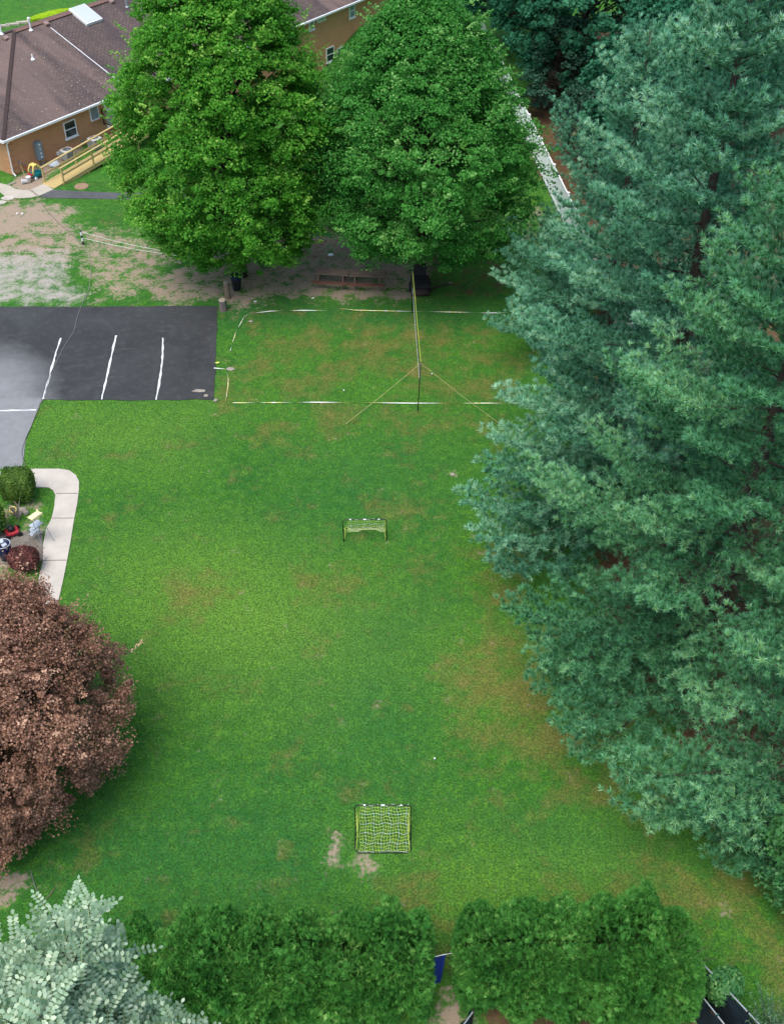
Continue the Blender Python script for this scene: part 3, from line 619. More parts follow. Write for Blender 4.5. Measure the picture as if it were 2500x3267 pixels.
# arborvitae hedges: rows of plants grown together
def hedge(label, x0, x1, yc, hy, tops, seed, zlow, gapdark=0):
    r = np.random.default_rng(seed); root = thing('arborvitae_hedge', label, 'hedge', ((x0 + x1) / 2, yc, 0), 0)
    ox = (x0 + x1) / 2; n = int((x1 - x0) * 5000); out = []
    xs = np.linspace(x0, x1, len(tops))
    x = r.uniform(x0, x1, n); h = np.interp(x, xs, tops)
    a = r.uniform(-.25 * np.pi, 1.25 * np.pi, n)                     # around the section
    ce = np.clip(np.minimum(x - x0, x1 - x) / .6, 0, 1); endf = np.sqrt(1 - (1 - ce) ** 2) * .85 + .15
    q0 = np.stack([x, np.cos(a) * hy, np.sin(a) * 1.6], 1); lump = .50 + .58 * vnoise(q0, .8, seed) + .60 * vnoise(q0, 2.0, seed + 1); lcol = vnoise(q0, 1.6, seed + 2); lump = lump * (.86 + .22 * np.abs(np.sin(np.pi * (x - x0) / 1.15)) ** .7)
    q = 1 - np.abs(r.normal(size=n)) * .11; q = np.clip(q, .3, 1)
    rr = lump * q
    e = .62
    ca, sa = np.cos(a), np.sin(a)
    yy = np.sign(ca) * np.abs(ca) ** e * hy * rr * endf
    zm = (h + zlow) / 2; zz = zm + np.sign(sa) * np.abs(sa) ** e * (h - zlow) / 2 * rr * (endf * .35 + .65)
    c = np.stack([x - ox, yy, zz], 1); c[:, 2] = np.maximum(c[:, 2], .25)
    nor = nrm(np.stack([(x < x0 + .5) * -.8 + (x > x1 - .5) * .8, ca * 1.0, sa * .9 + .25], 1) + r.normal(size=(n, 3)) * .3)
    # each spray: a flat fan of narrow pointed leaflets
    K = 9; rep = lambda q_: np.repeat(q_, K, 0); axd = nrm(nor + np.array([0, 0, .25]) + r.normal(size=(n, 3)) * .45); sdv = nrm(np.cross(axd, rdir(n)))
    an = np.tile(np.linspace(-.85, .85, K), n)[:, None] + r.normal(size=(n * K, 1)) * .10
    d = rep(axd) * np.cos(an) + rep(sdv) * np.sin(an); sz = rep(r.uniform(.11, .23, n))[:, None] * (1 - .35 * np.abs(an)) * r.uniform(.75, 1.15, (n * K, 1))
    wd = nrm(np.cross(np.cross(rep(axd), rep(sdv)), d)) * sz * .085
    b = rep(c); v = np.stack([b, b + d * sz * .55 + wd, b + d * sz, b + d * sz * .55 - wd], 1).reshape(-1, 3)
    tint = np.clip(rep((.15 + .5 * lcol + r.normal(size=n) * .15)[:, None])[:, 0] + r.normal(size=n * K) * .05, 0, 1)
    bigmesh('foliage', v, np.arange(n * K * 4).reshape(-1, 4), M_arb, root, tint)
    mb = MB()
    for i, xx in enumerate(np.arange(x0 + .4, x1 - .2, .75)):
        hh = float(np.interp(xx, xs, tops)); mb.tube([(xx - ox, 0, -.1), (xx - ox + .05, .03, hh * .5), (xx - ox, 0, hh * .85)], .05, 7, rads=[.07, .05, .015])
        for j in range(26):
            z0 = r.uniform(.4, hh * .8); aa = r.uniform(0, 6.28); l = r.uniform(.4, .85); mb.tube([(xx - ox, 0, z0), (xx - ox + math.cos(aa) * l, math.sin(aa) * l, z0 + .35)], .01, 3, False, [.016, .005])
    mb.build('stems', M_bark, root)
    return root
hedge('clipped dense green hedge on the left of the gap with the blue tarp', -8.8, 1.06, 13.95, 1.10, [1.9, 2.0, 2.3, 2.7, 2.65, 2.6, 2.7, 2.75, 2.95, 3.0, 2.7], 71, .0)

hedge('clipped dense green hedge on the right of the gap, tallest near its right end', 1.75, 8.5, 14.15, 1.10, [2.35, 2.65, 2.4, 2.65, 2.5, 2.5, 3.1, 3.2, 2.6, 1.8], 72, .45)

# pale pinnate-leaved tree close below the camera
def locust():
    base = np.array([-4.2, 2.6, 0]); root = thing('locust_tree', 'pale silvery green tree with feather shaped leaves at the bottom left corner', 'tree', base)
    r = np.random.default_rng(81)
    poly = [(-260, 3050), (-60, 2995), (40, 3000), (80, 2990), (130, 2925), (165, 2900), (205, 2890), (245, 2868), (290, 2868), (300, 2890), (285, 2915), (305, 2945), (330, 2985), (400, 3020), (395, 3050), (330, 3045), (330, 3110), (410, 3130), (440, 3180),
            (450, 3230), (530, 3215), (610, 3215), (650, 3270), (680, 3330), (700, 3600), (300, 3750), (-300, 3700)]
    tips = []
    x = r.uniform(-300, 720, 9000); y = r.uniform(2800, 3750, 9000); k = inpoly(x, y, poly)
    dd = sdist(x, y, poly)
    for a_, b_, g in zip(x[k], y[k], dd[k]):
        tips.append((a_, b_, 8.7 - 1.9 * math.sqrt(min(1, g / 330)) + r.uniform(0, .5)))
    tips = tips[:380] + [(a_, b_, d_ + r.uniform(.6, 1.6)) for a_, b_, d_ in tips[520:680]]
    cc, ax2, cen = [], [], D(150, 3500, 9.2)
    V, Fc, T = [], [], []; stems = MB(); rach = MB()
    lf = np.array([[0, 0], [.30, .42], [.65, .46], [1, .0], [.65, -.46], [.30, -.42]])
    n_v = 0
    for (a_, b_, dp) in tips:
        tip = D(a_, b_, dp); o = nrm(tip - cen); o = nrm(o * .7 + np.array([0, 0, .8]) + r.normal(size=3) * .15)
        st = tip - o * .35
        stems.tube([st - o * .3 - base, st - base, tip - base], .006, 4, False, [.01, .007, .003])
        ct = r.uniform(.25, .75)
        for j in range(7):
            p0 = tip - o * .055 * j; a = j * 2.4 + r.uniform(0, .6); u = nrm(np.cross(o, [.3, .2, .9])); v = np.cross(o, u)
            el = 1.15 + .09 * j; d = nrm(o * math.cos(el) * .9 + (u * math.cos(a) + v * math.sin(a)) * math.sin(el))
            L = r.uniform(.20, .29); droop = np.array([0, 0, -.35])
            rp = [p0 + d * L * t + droop * L * t * t for t in (0, .35, .7, 1)]
            rach.tube([q - base for q in rp], .0022, 3, False)
            up = nrm(np.array([0, 0, 1]) + r.normal(size=3) * .25); sdv = nrm(np.cross(d, up)); upn = np.cross(sdv, d)
            m = 6; ls = r.uniform(.038, .050)
            for i in range(m + 1):
                t = .12 + .88 * i / m; pb = p0 + d * L * t + droop * L * t * t
                for sgn in ((-1, 1) if i < m else (0,)):
                    ld = nrm(sdv * sgn + d * (.35 if sgn else 1) + upn * r.uniform(.0, .25)) ; lw = nrm(np.cross(upn + sdv * sgn * .25, ld))
                    q = pb + ld * (lf[:, :1] * ls) + lw * (lf[:, 1:] * ls * .66) + upn * (np.abs(lf[:, 1:]) * ls * .10)
                    V.append(q); T.append(ct + r.normal() * .22)
    V = np.concatenate(V) - base; nl = len(T)
    bigmesh('crown', V, np.arange(nl * 6).reshape(-1, 6), M_pale, root, np.clip(T, 0, 1))
    rach.build('leaf_stalks', simple('stalk_green', (.22, .30, .10), .6), root)
    # limbs
    r2 = np.random.default_rng(5)
    top = np.array([-3.3, 3.4, 20.0]) - base
    stems.tube([(0, 0, -.3), (.1, .1, 6), (.3, .4, 13), top], .2, 10, True, [.26, .2, .15, .09])
    for (a_, b_, dp) in tips[:120]:
        t_ = D(a_, b_, dp + .5) - base; stems.tube(bez(top * r2.uniform(.85, 1), (top + t_) / 2 + (0, 0, -.3), t_, 5), .01, 5, False, [.035, .028, .02, .013, .007])
    stems.build('trunk', M_bark, root)
locust()

# ------------------------------------------------------------------ house
house = thing('brick_house', 'long single storey brick house with brown shingled hip roof at the top left', 'house', HO, HA)
L_H = 42.0
def hb(name, mat, parent=house): return lambda mb: mb.build(name, mat, parent)
mb = MB(); poly = [(.42, .42), (L_H, .42), (L_H, 15.8), (.42, 15.8)]
mb.slab(poly, -2.8, 2.36); mb.build('wall', M_brick, house)
mb = MB()
for k in range(6): mb.box((.62 + .0, .40, .2 + k * .42), (.55 if k % 2 else .40, .06, .22)); mb.box((.40, .62, .2 + k * .42), (.06, .40 if k % 2 else .55, .22))
mb.build('corner_quoins', M_brick, house)
US = 10.5; EZ2 = 2.32
mb = MB(); t_ = .12
def rquad(mb, q):
    b = [(x, y, z - t_) for x, y, z in q]; n = len(q); mb.add(list(q) + b, [tuple(range(n)), tuple(range(2 * n - 1, n - 1, -1))] + [(i, (i + 1) % n, (i + 1) % n + n, i + n) for i in range(n)])
rquad(mb, [(0, 0, EZ), (US, 0, EZ), (US, RN, RZ), (RN, RN, RZ)])
rf = mb.build('roof', M_shing, house)
mb = MB(); rquad(mb, [(US, 0, EZ2), (L_H, 0, EZ2), (L_H, RN, RZ), (US, RN, RZ)]); mb.build('lower_roof', M_shing, house)
mb = MB(); rquad(mb, [(0, 2 * RN, EZ), (0, 0, EZ), (RN, RN, RZ)]); hp = mb.build('hip_roof', M_shing, house)
mb = MB(); rquad(mb, [(L_H, 2 * RN, EZ), (0, 2 * RN, EZ), (RN, RN, RZ), (L_H, RN, RZ)]); mb.build('back_roof', M_shing, house)
M_cap = simple('ridge_shingle', (.17, .105, .088), .95, .1, .2, 6); M_capd = simple('hip_shingle', (.055, .040, .038), .95, .1, .2, 6)
mb = MB(); mb.beam((RN - .1, RN - .14, RZ + .0), (L_H, RN - .14, RZ + .0), .30, .05, (0, -.3, 1)); mb.beam((RN - .1, RN + .14, RZ), (L_H, RN + .14, RZ), .30, .05, (0, .3, 1)); mb.build('ridge_cap', M_cap, house)
mb = MB(); mb.beam((0.02, 0.02, EZ + .02), (RN, RN, RZ + .03), .24, .05); mb.beam((0.02, 2 * RN - .02, EZ + .02), (RN, RN, RZ + .03), .24, .05); mb.build('hip_cap', M_capd, house)
mb = MB(); mb.add([(US + .03, .0, EZ2 + .01), (US + .03, .0, EZ + .03), (US + .03, RN - .8, EZ + (RN - .8) * SL + .02), (US + .03, RN - .8, EZ2 + (RN - .8) * (RZ - EZ2) / RN),
     (US - .02, .0, EZ2 + .01), (US - .02, .0, EZ + .03), (US - .02, RN - .8, EZ + (RN - .8) * SL + .02), (US - .02, RN - .8, EZ2 + (RN - .8) * (RZ - EZ2) / RN)],
     [(0, 1, 2, 3), (7, 6, 5, 4), (1, 5, 6, 2), (0, 3, 7, 4), (0, 4, 5, 1), (3, 2, 6, 7)]); mb.build('rake_board', M_white, house)
def gutter(x0, x1, z, ax='x'):
    mb = MB(); 
    if ax == 'x': mb.box(((x0 + x1) / 2, -.07, z - .08), (x1 - x0, .13, .13)); mb.box(((x0 + x1) / 2, .17, z - .17), (x1 - x0, .44, .03))
    else: mb.box((-.07, (x0 + x1) / 2, z - .08), (.13, x1 - x0, .13)); mb.box((.17, (x0 + x1) / 2, z - .17), (.40, x1 - x0, .03))
    return mb.build('gutter', M_white, house)
gutter(-.12, US, EZ); gutter(US + .06, L_H, EZ2); gutter(.0, 16.2, EZ, 'y')
mb = MB(); mb.tube([(.30, -.08, EZ - .15), (.34, .26, EZ - .45), (.34, .33, .25), (.34, .10, .08)], .05, 8); mb.build('downspout', M_white, house)
def winrect(a, b, n=.42):
    (u0, z0), (u1, z1) = WP(*a, n), WP(*b, n); return min(u0, u1), max(u0, u1), min(z0, z1), max(z0, z1)
def window(u0, u1, z0, z1, glass, rail=True, fr=M_white, dark=True):
    f = MB(); w_ = .07; y0 = .39
    f.box(((u0 + u1) / 2, y0, z0 + w_ / 2), (u1 - u0, .1, w_)); f.box(((u0 + u1) / 2, y0, z1 - w_ / 2), (u1 - u0, .1, w_))
    f.box((u0 + w_ / 2, y0, (z0 + z1) / 2), (w_, .1, z1 - z0 - 2 * w_)); f.box((u1 - w_ / 2, y0, (z0 + z1) / 2), (w_, .1, z1 - z0 - 2 * w_))
    if rail: f.box(((u0 + u1) / 2, y0, (z0 + z1) / 2), (u1 - u0 - 2 * w_, .08, .06))
    fo = f.build('window', fr, house); g = MB(); g.box(((u0 + u1) / 2, .40, (z0 + z1) / 2), (u1 - u0 - 2 * w_, .06, z1 - z0 - 2 * w_)); g.build('pane', glass, fo)
    s = MB(); s.box(((u0 + u1) / 2, .37, z0 - .045), (u1 - u0 + .12, .14, .07)); s.build('sill', M_white if dark else M_brick, fo)
uc = (WP(205, 390)[0] + WP(243, 430)[0]) / 2
za = WP(218, 385)[1]; zb_ = WP(228, 437)[1]; window(uc - .5, uc + .5, zb_, za, M_glass)
uc2 = WP(301, 362)[0]; window(uc2 - .38, uc2 + .38, WP(303, 383)[1], EZ - .2, M_blind, False, dark=False)
ud = WP(357, 360)[0]; mb = MB(); mb.box((ud, .39, 1.55), (1.15, .10, 2.1)); dr_ = mb.build('door', M_white, house); mb = MB(); mb.box((ud + .42, .32, 1.55), (.05, .06, .22)); mb.build('handle', M_black, dr_)
for a, b, g, rl in (((986, 62), (1000, 92), M_blind, False), ((1012, 50), (1036, 60), M_glass, True), ((1114, 10), (1130, 53), M_blind, True)):
    u = (WP(*a)[0] + WP(*b)[0]) / 2; hw = abs(WP(*a)[0] - WP(*b)[0]) / 2 * .9 + .1; window(u - hw, u + hw, WP(*b)[1], min(EZ2 - .25, WP(*a)[1]), g, rl)
for px in (1052, 1088): u, z = WP(px, 160); window(u - .5, u + .5, z - .9, z + .25, M_glass)
# meter box, small boxes, conduit
u0, z0 = WP(124, 480, .3)
mb = MB(); mb.box((u0, .28, z0), (.46, .30, 1.15)); bx_ = mb.build('meter_cabinet', M_grey, house, bevel=.015)
for i, (dz, s_) in enumerate(((.42, .09), (.22, .05), (.10, .06), (-.13, .07), (-.20, .06), (-.40, .09))): mb = MB(); mb.box((u0 + .02, .125, z0 + dz), (s_ * 1.3, .02, s_)); mb.build('sticker', M_white, bx_)
mb = MB(); mb.tube([(u0 + .1, .30, z0 - .6), (u0 + .12, .30, .0)], .055, 8); mb.build('conduit', M_steel, bx_)
for px, py, m_ in ((207, 477, M_grey), (262, 453, M_grey), (184, 489, M_white)):
    u, z = WP(px, py); mb = MB(); mb.box((u, .34, z), (.14, .14, .22)); mb.build('outlet_box', m_, house, bevel=.01)
# roof furniture
u, n, z = RP(275, 52, EZ2); ang = math.atan((RZ - EZ2) / RN)
sky_ = thing('x', None, None); bpy.data.objects.remove(sky_)
mb = MB(); mb.box((u, n, z + .10), (1.45, 1.9, .22), 0, ang); sk = mb.build('skylight', M_white, house, bevel=.02); mb = MB(); mb.box((u, n, z + .225), (1.30, 1.72, .03), 0, ang); mb.build('pane', M_sky, sk)
for px, py, e in ((357, 9, EZ2), (150, 80, EZ), (21, 126, EZ)):
    u, n, z = RP(px, py, e)
    if px == 21:
        d = ray(px, py); s_ = SL; u0_ = (C0 - HO) @ HU; ud_ = d @ HU; t = (EZ + s_ * u0_ - C0[2]) / (d[2] - s_ * ud_); p = C0 + d * t; u, n, z = (p - HO) @ HU, (p - HO) @ HN, p[2]
    mb = MB(); mb.box((u, n, z + .1), (.34, .34, .2), 0, ang); mb.build('roof_vent', M_vent, house, bevel=.03)
for px, py, hgt, e, m_ in ((100, 97, .75, EZ, M_white), (106, 190, .35, EZ, M_white), (6, 108, 1.1, EZ, M_white), (406, 22, .9, EZ2, M_steel)):
    u, n, z = RP(px, py, e); z = min(z, RZ)
    mb = MB(); mb.tube([(u, n, z - .05), (u, n, z + hgt)], .055 if m_ is M_white else .10, 10); mb.lathe([(.16, 0), (.08, .12), (.06, .14)], (u, n, z), 12)
    if px == 100: mb.lathe([(.10, 0), (.11, .05), (.10, .14), (.03, .18)], (u, n, z + hgt - .05), 12)
    mb.build('vent_pipe', m_, house, smooth=False)
# door landing rail (brown)
mb = MB()
ur = ud - .9
for k in range(9): mb.box((ur, -.1 - k * .12, 1.45), (.03, .03, .9))
for z in (1.0, 1.9): mb.beam((ur, .3, z), (ur, -1.2, z), .06, .06)
mb.box((ur, -1.2, 1.4), (.09, .09, 1.1)); mb.box((ur, .26, 1.4), (.09, .09, 1.1))
mb.build('landing_rail', M_brownm, house)
# pale debris on roof
def debris():
    r = np.random.default_rng(4); V = []; T = []
    for i in range(75):
        n = abs(r.normal()) * 2.2 + .15; u = r.uniform(n + .2, 10.2) if r.uniform() < .8 else r.uniform(6, 10)
        if n > 7: continue
        z = EZ + SL * n + .035; p = HO + HU * u + HN * n + np.array([0, 0, z]); s_ = r.uniform(.015, .042); a = r.uniform(0, 6.28)
        q = [p + (HU * math.cos(a + k) + (HN + np.array([0, 0, SL])) * math.sin(a + k)) * s_ for k in (0, 1.4, 3.1, 4.6)]; V += q
    v = np.array(V); o = bigmesh('fallen_blossom', v, np.arange(len(v)).reshape(-1, 4), simple('pale_debris', (.50, .47, .36), .9, .1, .2))
    tag(o, 'pale specks of fallen debris scattered over the brown shingle roof', 'debris', kind='stuff')
debris()

# ------------------------------------------------------------------ wheelchair ramp
ramp = thing('wooden_ramp', 'new yellow lumber access ramp with handrails beside the brick house', 'ramp', HO, HA)
nA, nB = -2.0, -3.15
def rz_(u): return .03 + max(0, u - .75) * .105
mb = MB(); u = .80
while u < 9.0: mb.box((u, (nA + nB) / 2, rz_(u)), (.135, nA - nB, .035), 0, 0, -.105); u += .145
mb.build('deck', M_deck, ramp)
mb = MB()
for n in (nA - .03, nB + .03): mb.beam((.9, n, rz_(.9) - .12), (9.0, n, rz_(9.0) - .16), .04, .24)
for uu in (3.6, 5.8, 8.0):
    for n in (nA - .05, nB + .05): mb.box((uu, n, rz_(uu) / 2 - .05), (.09, .09, rz_(uu)))
mb.build('frame', M_deck, ramp)
for n, us in ((nB, (1.55, 4.1, 6.7, 9.0)), (nA, (.95, 3.6, 6.2, 8.9))):
    for k, uu in enumerate(us): mb = MB(); mb.box((uu, n, rz_(uu) + .38), (.09, .09, 1.15)); mb.build('post', M_deck, ramp)
    mb = MB(); mb.beam((us[0] - .08, n, rz_(us[0]) + .98), (us[-1] + .05, n, rz_(us[-1]) + .98), .14, .045); mb.build('handrail', M_deck, ramp)
    mb = MB(); mb.beam((us[0], n, rz_(us[0]) + .50), (us[-1], n, rz_(us[-1]) + .50), .045, .11); mb.build('middle_rail', M_deck, ramp)
mb = MB(); mb.box((10.2, -1.35, .96), (2.3, 3.4, .08)); mb.build('landing', M_deck, ramp)

# things by the house wall
def HW(u, n, z=0): return HO + HU * u + HN * n + np.array([0, 0, z])
def ac(px, py, label):
    u, z = WP(px, py, -.5); p = HW(u, -.55); a = thing('air_conditioner', label, 'air conditioner', p, HA, 'air conditioners behind the ramp rail')
    mb = MB(); mb.box((0, 0, .34), (.74, .74, .64)); mb.build('body', M_fan, a, bevel=.04)
    mb = MB(); 
    for k in range(10): mb.box((0, 0, .08 + k * .056), (.765, .765, .012))
    mb.build('coil_guard', M_beige, a)
    n = 24; vs = []; o_ = .40
    for j in range(n):
        t = 2 * math.pi * j / n; c, s_ = math.cos(t), math.sin(t); m_ = max(abs(c), abs(s_)) ** .75; vs.append((o_ * c / m_, o_ * s_ / m_, .70)); vs.append((.27 * c, .27 * s_, .73)); vs.append((o_ * c / m_, o_ * s_ / m_, .64))
    mb = MB(); mb.add(vs, [(3 * j, 3 * ((j + 1) % n), 3 * ((j + 1) % n) + 1, 3 * j + 1) for j in range(n)] + [(3 * j + 2, 3 * ((j + 1) % n) + 2, 3 * ((j + 1) % n), 3 * j) for j in range(n)]); mb.build('top_ring', M_beige, a)
    mb = MB()
    for k in range(4): mb.box((.12 * math.cos(k * 1.57), .12 * math.sin(k * 1.57), .68), (.2, .09, .01), k * 1.57, .3)
    mb.lathe([(.05, 0), (.05, .05)], (0, 0, .67), 10)
    for rr in (.08, .14, .2, .25): mb.tube([(rr * math.cos(t), rr * math.sin(t), .735) for t in np.linspace(0, 6.283, 22)], .004, 3, False)
    mb.build('fan', M_steel, a)
ac(219, 508, 'grey air conditioner with round fan grille, left one behind the ramp rail'); ac(305, 466, 'grey air conditioner with round fan grille, right one nearer the white door')
# toy ride-on car
p = P(118, 566); tc = thing('toy_car', 'childs ride-on car, yellow roof over teal body, by the brick wall', 'toy car', p, HA + .1)
mb = MB(); n = 14; prof = [(.42, .10), (.50, .22), (.44, .36), (.36, .40)]
vs = []; 
for s_, z in prof:
    for j in range(n): t = 2 * math.pi * j / n; vs.append((s_ * math.cos(t) * 1.05, s_ * math.sin(t) * .62, z))
mb.add(vs, [(i * n + j, i * n + (j + 1) % n, (i + 1) * n + (j + 1) % n, (i + 1) * n + j) for i in range(3) for j in range(n)] + [tuple(range(n))[::-1], tuple(3 * n + j for j in range(n))]); mb.build('body', M_teal, tc, smooth=True)
for y in (-.20, .20):
    mb = MB(); mb.tube([(-.36, y, .36), (-.34, y, .62), (-.20, y * .8, .88), (.05, y * .8, .90), (.25, y, .66), (.42, y, .38)], .055, 8); mb.build('roof_pillar', M_yelp, tc, smooth=True)
mb = MB(); mb.box((-.08, 0, .90), (.34, .40, .05)); mb.build('roof', M_yelp, tc, bevel=.02)
for x in (-.3, .32):
    for y in (-.30, .30): mb = MB(); mb.tube([(x, y - .04, .10), (x, y + .04, .10)], .10, 12); mb.build('wheel', M_white, tc)
mb = MB(); mb.box((-.42, .02, .30), (.12, .34, .22)); mb.build('rear_panel', M_redp, tc, bevel=.03)
# buckets, shovels, stones, bag
def bucket(px, py, rz, label, lie=True, m_=M_white):
    a = thing('bucket', label, 'bucket', P(px, py, .14), rz, 'white buckets by the house corner'); mb = MB(); mb.lathe([(.02, 0), (.12, 0), (.15, .34), (.165, .35), (.15, .37), (.13, .33), (.10, .03)], (0, 0, -.1), 16); o = mb.build('pail', m_, a, smooth=True)
    if lie: o.rotation_euler = (0, R(88), 0)
    mb = MB(); mb.tube([(.15 * math.cos(t), .15 * math.sin(t) , .2 - .03 * math.sin(t)) for t in np.linspace(0, math.pi, 9)], .006, 4); o2 = mb.build('handle', M_steel, a); o2.rotation_euler = o.rotation_euler
bucket(84, 578, .3 + math.pi, 'white bucket lying on its side, left of the other bucket'); bucket(93, 576, 1.2, 'white bucket with a blue rim standing beside the lying one', False)
for (a, b), lab, m_ in ((((84, 572), (63, 520)), 'long handled shovel with tan shaft leaning on the brick corner', M_deck), (((94, 566), (78, 526)), 'shovel with dark red shaft leaning beside the toy car', M_redp)):
    q0 = P(*a); u1, z1 = WP(*b, .34); q1 = HW(u1, .30, z1); s_ = thing('shovel', lab, 'shovel', q0)
    mb = MB(); mb.tube([(0, 0, .05), q1 - q0], .018, 6); mb.build('shaft', m_, s_); mb = MB(); mb.beam(tuple((q1 - q0) * .98), tuple((q1 - q0) * 1.16), .19, .02, tuple(HN)); mb.build('blade', M_steel, s_)
tb = thing('plastic_bag', 'crumpled clear plastic bag on the soil behind the ramp post', 'bag', P(176, 530)); mb = MB()
rr_ = random.Random(3)
mb.lathe([(.05, 0), (.30, .02), (.36, .14), (.26, .28), (.10, .33), (.02, .30)], (0, 0, 0), 18, .14); mb.build('sack', M_stepg, tb)
mb = MB(); mb.beam((0, 0, .06), tuple(P(133, 561) - P(100, 578) + (0, 0, .06)), .22, .05); o = mb.build('plank', M_oldw, None, loc=tuple(P(100, 578))); tag(o, 'weathered board lying on the soil in front of the toy car', 'plank')
mb = MB(); mb.box((0, 0, .04), (.5, .16, .05), .9); o = mb.build('paver', M_stone, None, loc=tuple(P(40, 587))); tag(o, 'small pale paver lying on grass near the house corner', 'paver')
for i, (px, py) in enumerate(((27, 633), (4, 648))):
    mb = MB(); mb.lathe([(.42 - .08 * i, 0), (.42 - .08 * i, .05), (.36, .07)], (0, 0, 0), 9, .12); o = mb.build('stepping_stone', M_conc, None, loc=tuple(P(px, py))); o.scale = (1, .7, 1)
    tag(o, ('flat grey stepping stone just below the concrete path' , 'pale angular stepping stone at the left edge by the dirt')[i], 'stone', 'stepping stones by the path')
mb = MB(); mb.lathe([(.46, 0), (.44, .04)], (0, 0, 0), 14, .06); o = mb.build('tree_disc', simple('tan_disc', (.27, .18, .11), .9), None, loc=tuple(P(261, 595))); tag(o, 'round tan stump disc set in the grass below the ramp', 'stump disc')
# back lawn edging
for i, (x0, y0) in enumerate(((12, 85), (42, 80), (73, 74), (-14, 90))):
    p = P(x0, y0); mb = MB(); mb.box((0, 0, .06), (1.1, .35, .16), .25); o = mb.build('edging_stone', M_conc2, None, loc=tuple(p)); tag(o, ('second edging stone from the left behind the house', 'third edging stone from the left behind the house', 'rightmost edging stone, nearest the lime ground cover', 'leftmost edging stone behind the house, at the edge of view')[i], 'edging stone', 'row of stones behind the house')
q = [P(*a) for a in ((98, 72), (125, 55), (190, 38), (240, 28), (215, 35), (150, 55), (100, 76))]
mb = MB(); c_ = sum(q) / len(q); mb.lathe([(1.0, 0), (.96, .18), (.6, .30), (.1, .33)], (0, 0, 0), 20, .12); o = mb.build('ground_cover', M_lime, None, loc=tuple(P(165, 50))); o.scale = (2.3, .6, 1); o.rotation_euler = (0, 0, .75); tag(o, 'lime yellow low ground cover bed behind the roof ridge', 'ground cover', kind='stuff')

# ------------------------------------------------------------------ white fence
fa, fb = P(1757, 626), P(1650, 398); fd = nrm(fb - fa); fence = thing('vinyl_fence', 'tall white vinyl privacy fence running diagonally beside the dark trees', 'fence', tuple(fa), math.atan2(fd[1], fd[0]))
k0, k1, st = -10, 14, 1.93
for k in range(k0, k1):
    mb = MB(); mb.box((k * st + st / 2, 0, 1.02), (st - .10, .035, 1.72)); pn = mb.build('panel', M_vinyl, fence)
    for z_, h_ in ((1.93, .10), (.14, .14)): mb = MB(); mb.box((k * st + st / 2, 0, z_), (st - .10, .07, h_)); mb.build('rail', M_vinyl, pn)
    mb = MB(); mb.box((k * st, 0, 1.0 if k % 2 else 1.03), (.10, .10, 2.0 if k % 2 else 2.06)); 
    if k % 2 == 0: mb.box((k * st, 0, 2.08), (.15, .15, .05)); mb.lathe([(.085, 0), (.01, .06)], (k * st, 0, 2.105), 4)
    mb.build('post', M_vinyl, fence)

# ------------------------------------------------------------------ volleyball court
bn, bf = P(1332, 1312), P(1314, 999)
net = thing('volleyball_net', 'yellow banded volleyball net seen end on across the marked court', 'net', tuple(bn))
e = bf - bn; zt, zb2 = 2.55, 1.60; ln_ = np.array([.10, .25, 0])
def at_(t, z): return e * t + ln_ * (z / 2.5) * (1 - t) + np.array([0, 0, z])
for t, a, b in ((0, 0, 1), (1, 0, 1)):
    mb = MB(); mb.tube([at_(t, -.1), at_(t, zt + .05)], .024, 8); mb.build('pole', M_black, net, smooth=True)
for z, w_, nm in ((zt, .085, 'top_band'), (zb2, .05, 'bottom_band')):
    mb = MB(); pts = [at_(t, z - .05 * math.sin(math.pi * t)) for t in np.linspace(.01, .99, 16)]
    for i in range(15): mb.beam(pts[i], pts[i + 1], .012, w_)
    mb.build(nm, M_band if nm == 'top_band' else M_netw, net)
for t in (.012, .988):
    mb = MB(); mb.beam(at_(t, zb2), at_(t, zt), .012, .07, (0, 1, 0)); mb.build('side_band', M_band, net)
mb = MB()
for k in range(1, 60): t = k / 60; mb.tube([at_(t, zb2 - .05 * math.sin(math.pi * t)), at_(t, zt - .05 * math.sin(math.pi * t))], .0018, 3, False)
for k in range(1, 7): z = zb2 + (zt - zb2) * k / 7; mb.tube([at_(t, z - .05 * math.sin(math.pi * t)) for t in np.linspace(.01, .99, 12)], .0018, 3, False)
mb.build('mesh', M_black, net)
for tt, g in ((0, (1100, 1355)), (0, (1592, 1352))):
    s_ = P(*g) - bn; mb = MB(); a = at_(tt, zt); mb.tube([a, (a + s_) / 2 + (0, 0, -.05), s_ + (0, 0, .02)], .008, 5); mb.build('guy_rope', M_rope, net)
    mb = MB(); mb.tube([s_ + (0, 0, -.1), s_ + (0, 0, .12)], .012, 5); mb.build('stake', M_steel, net)
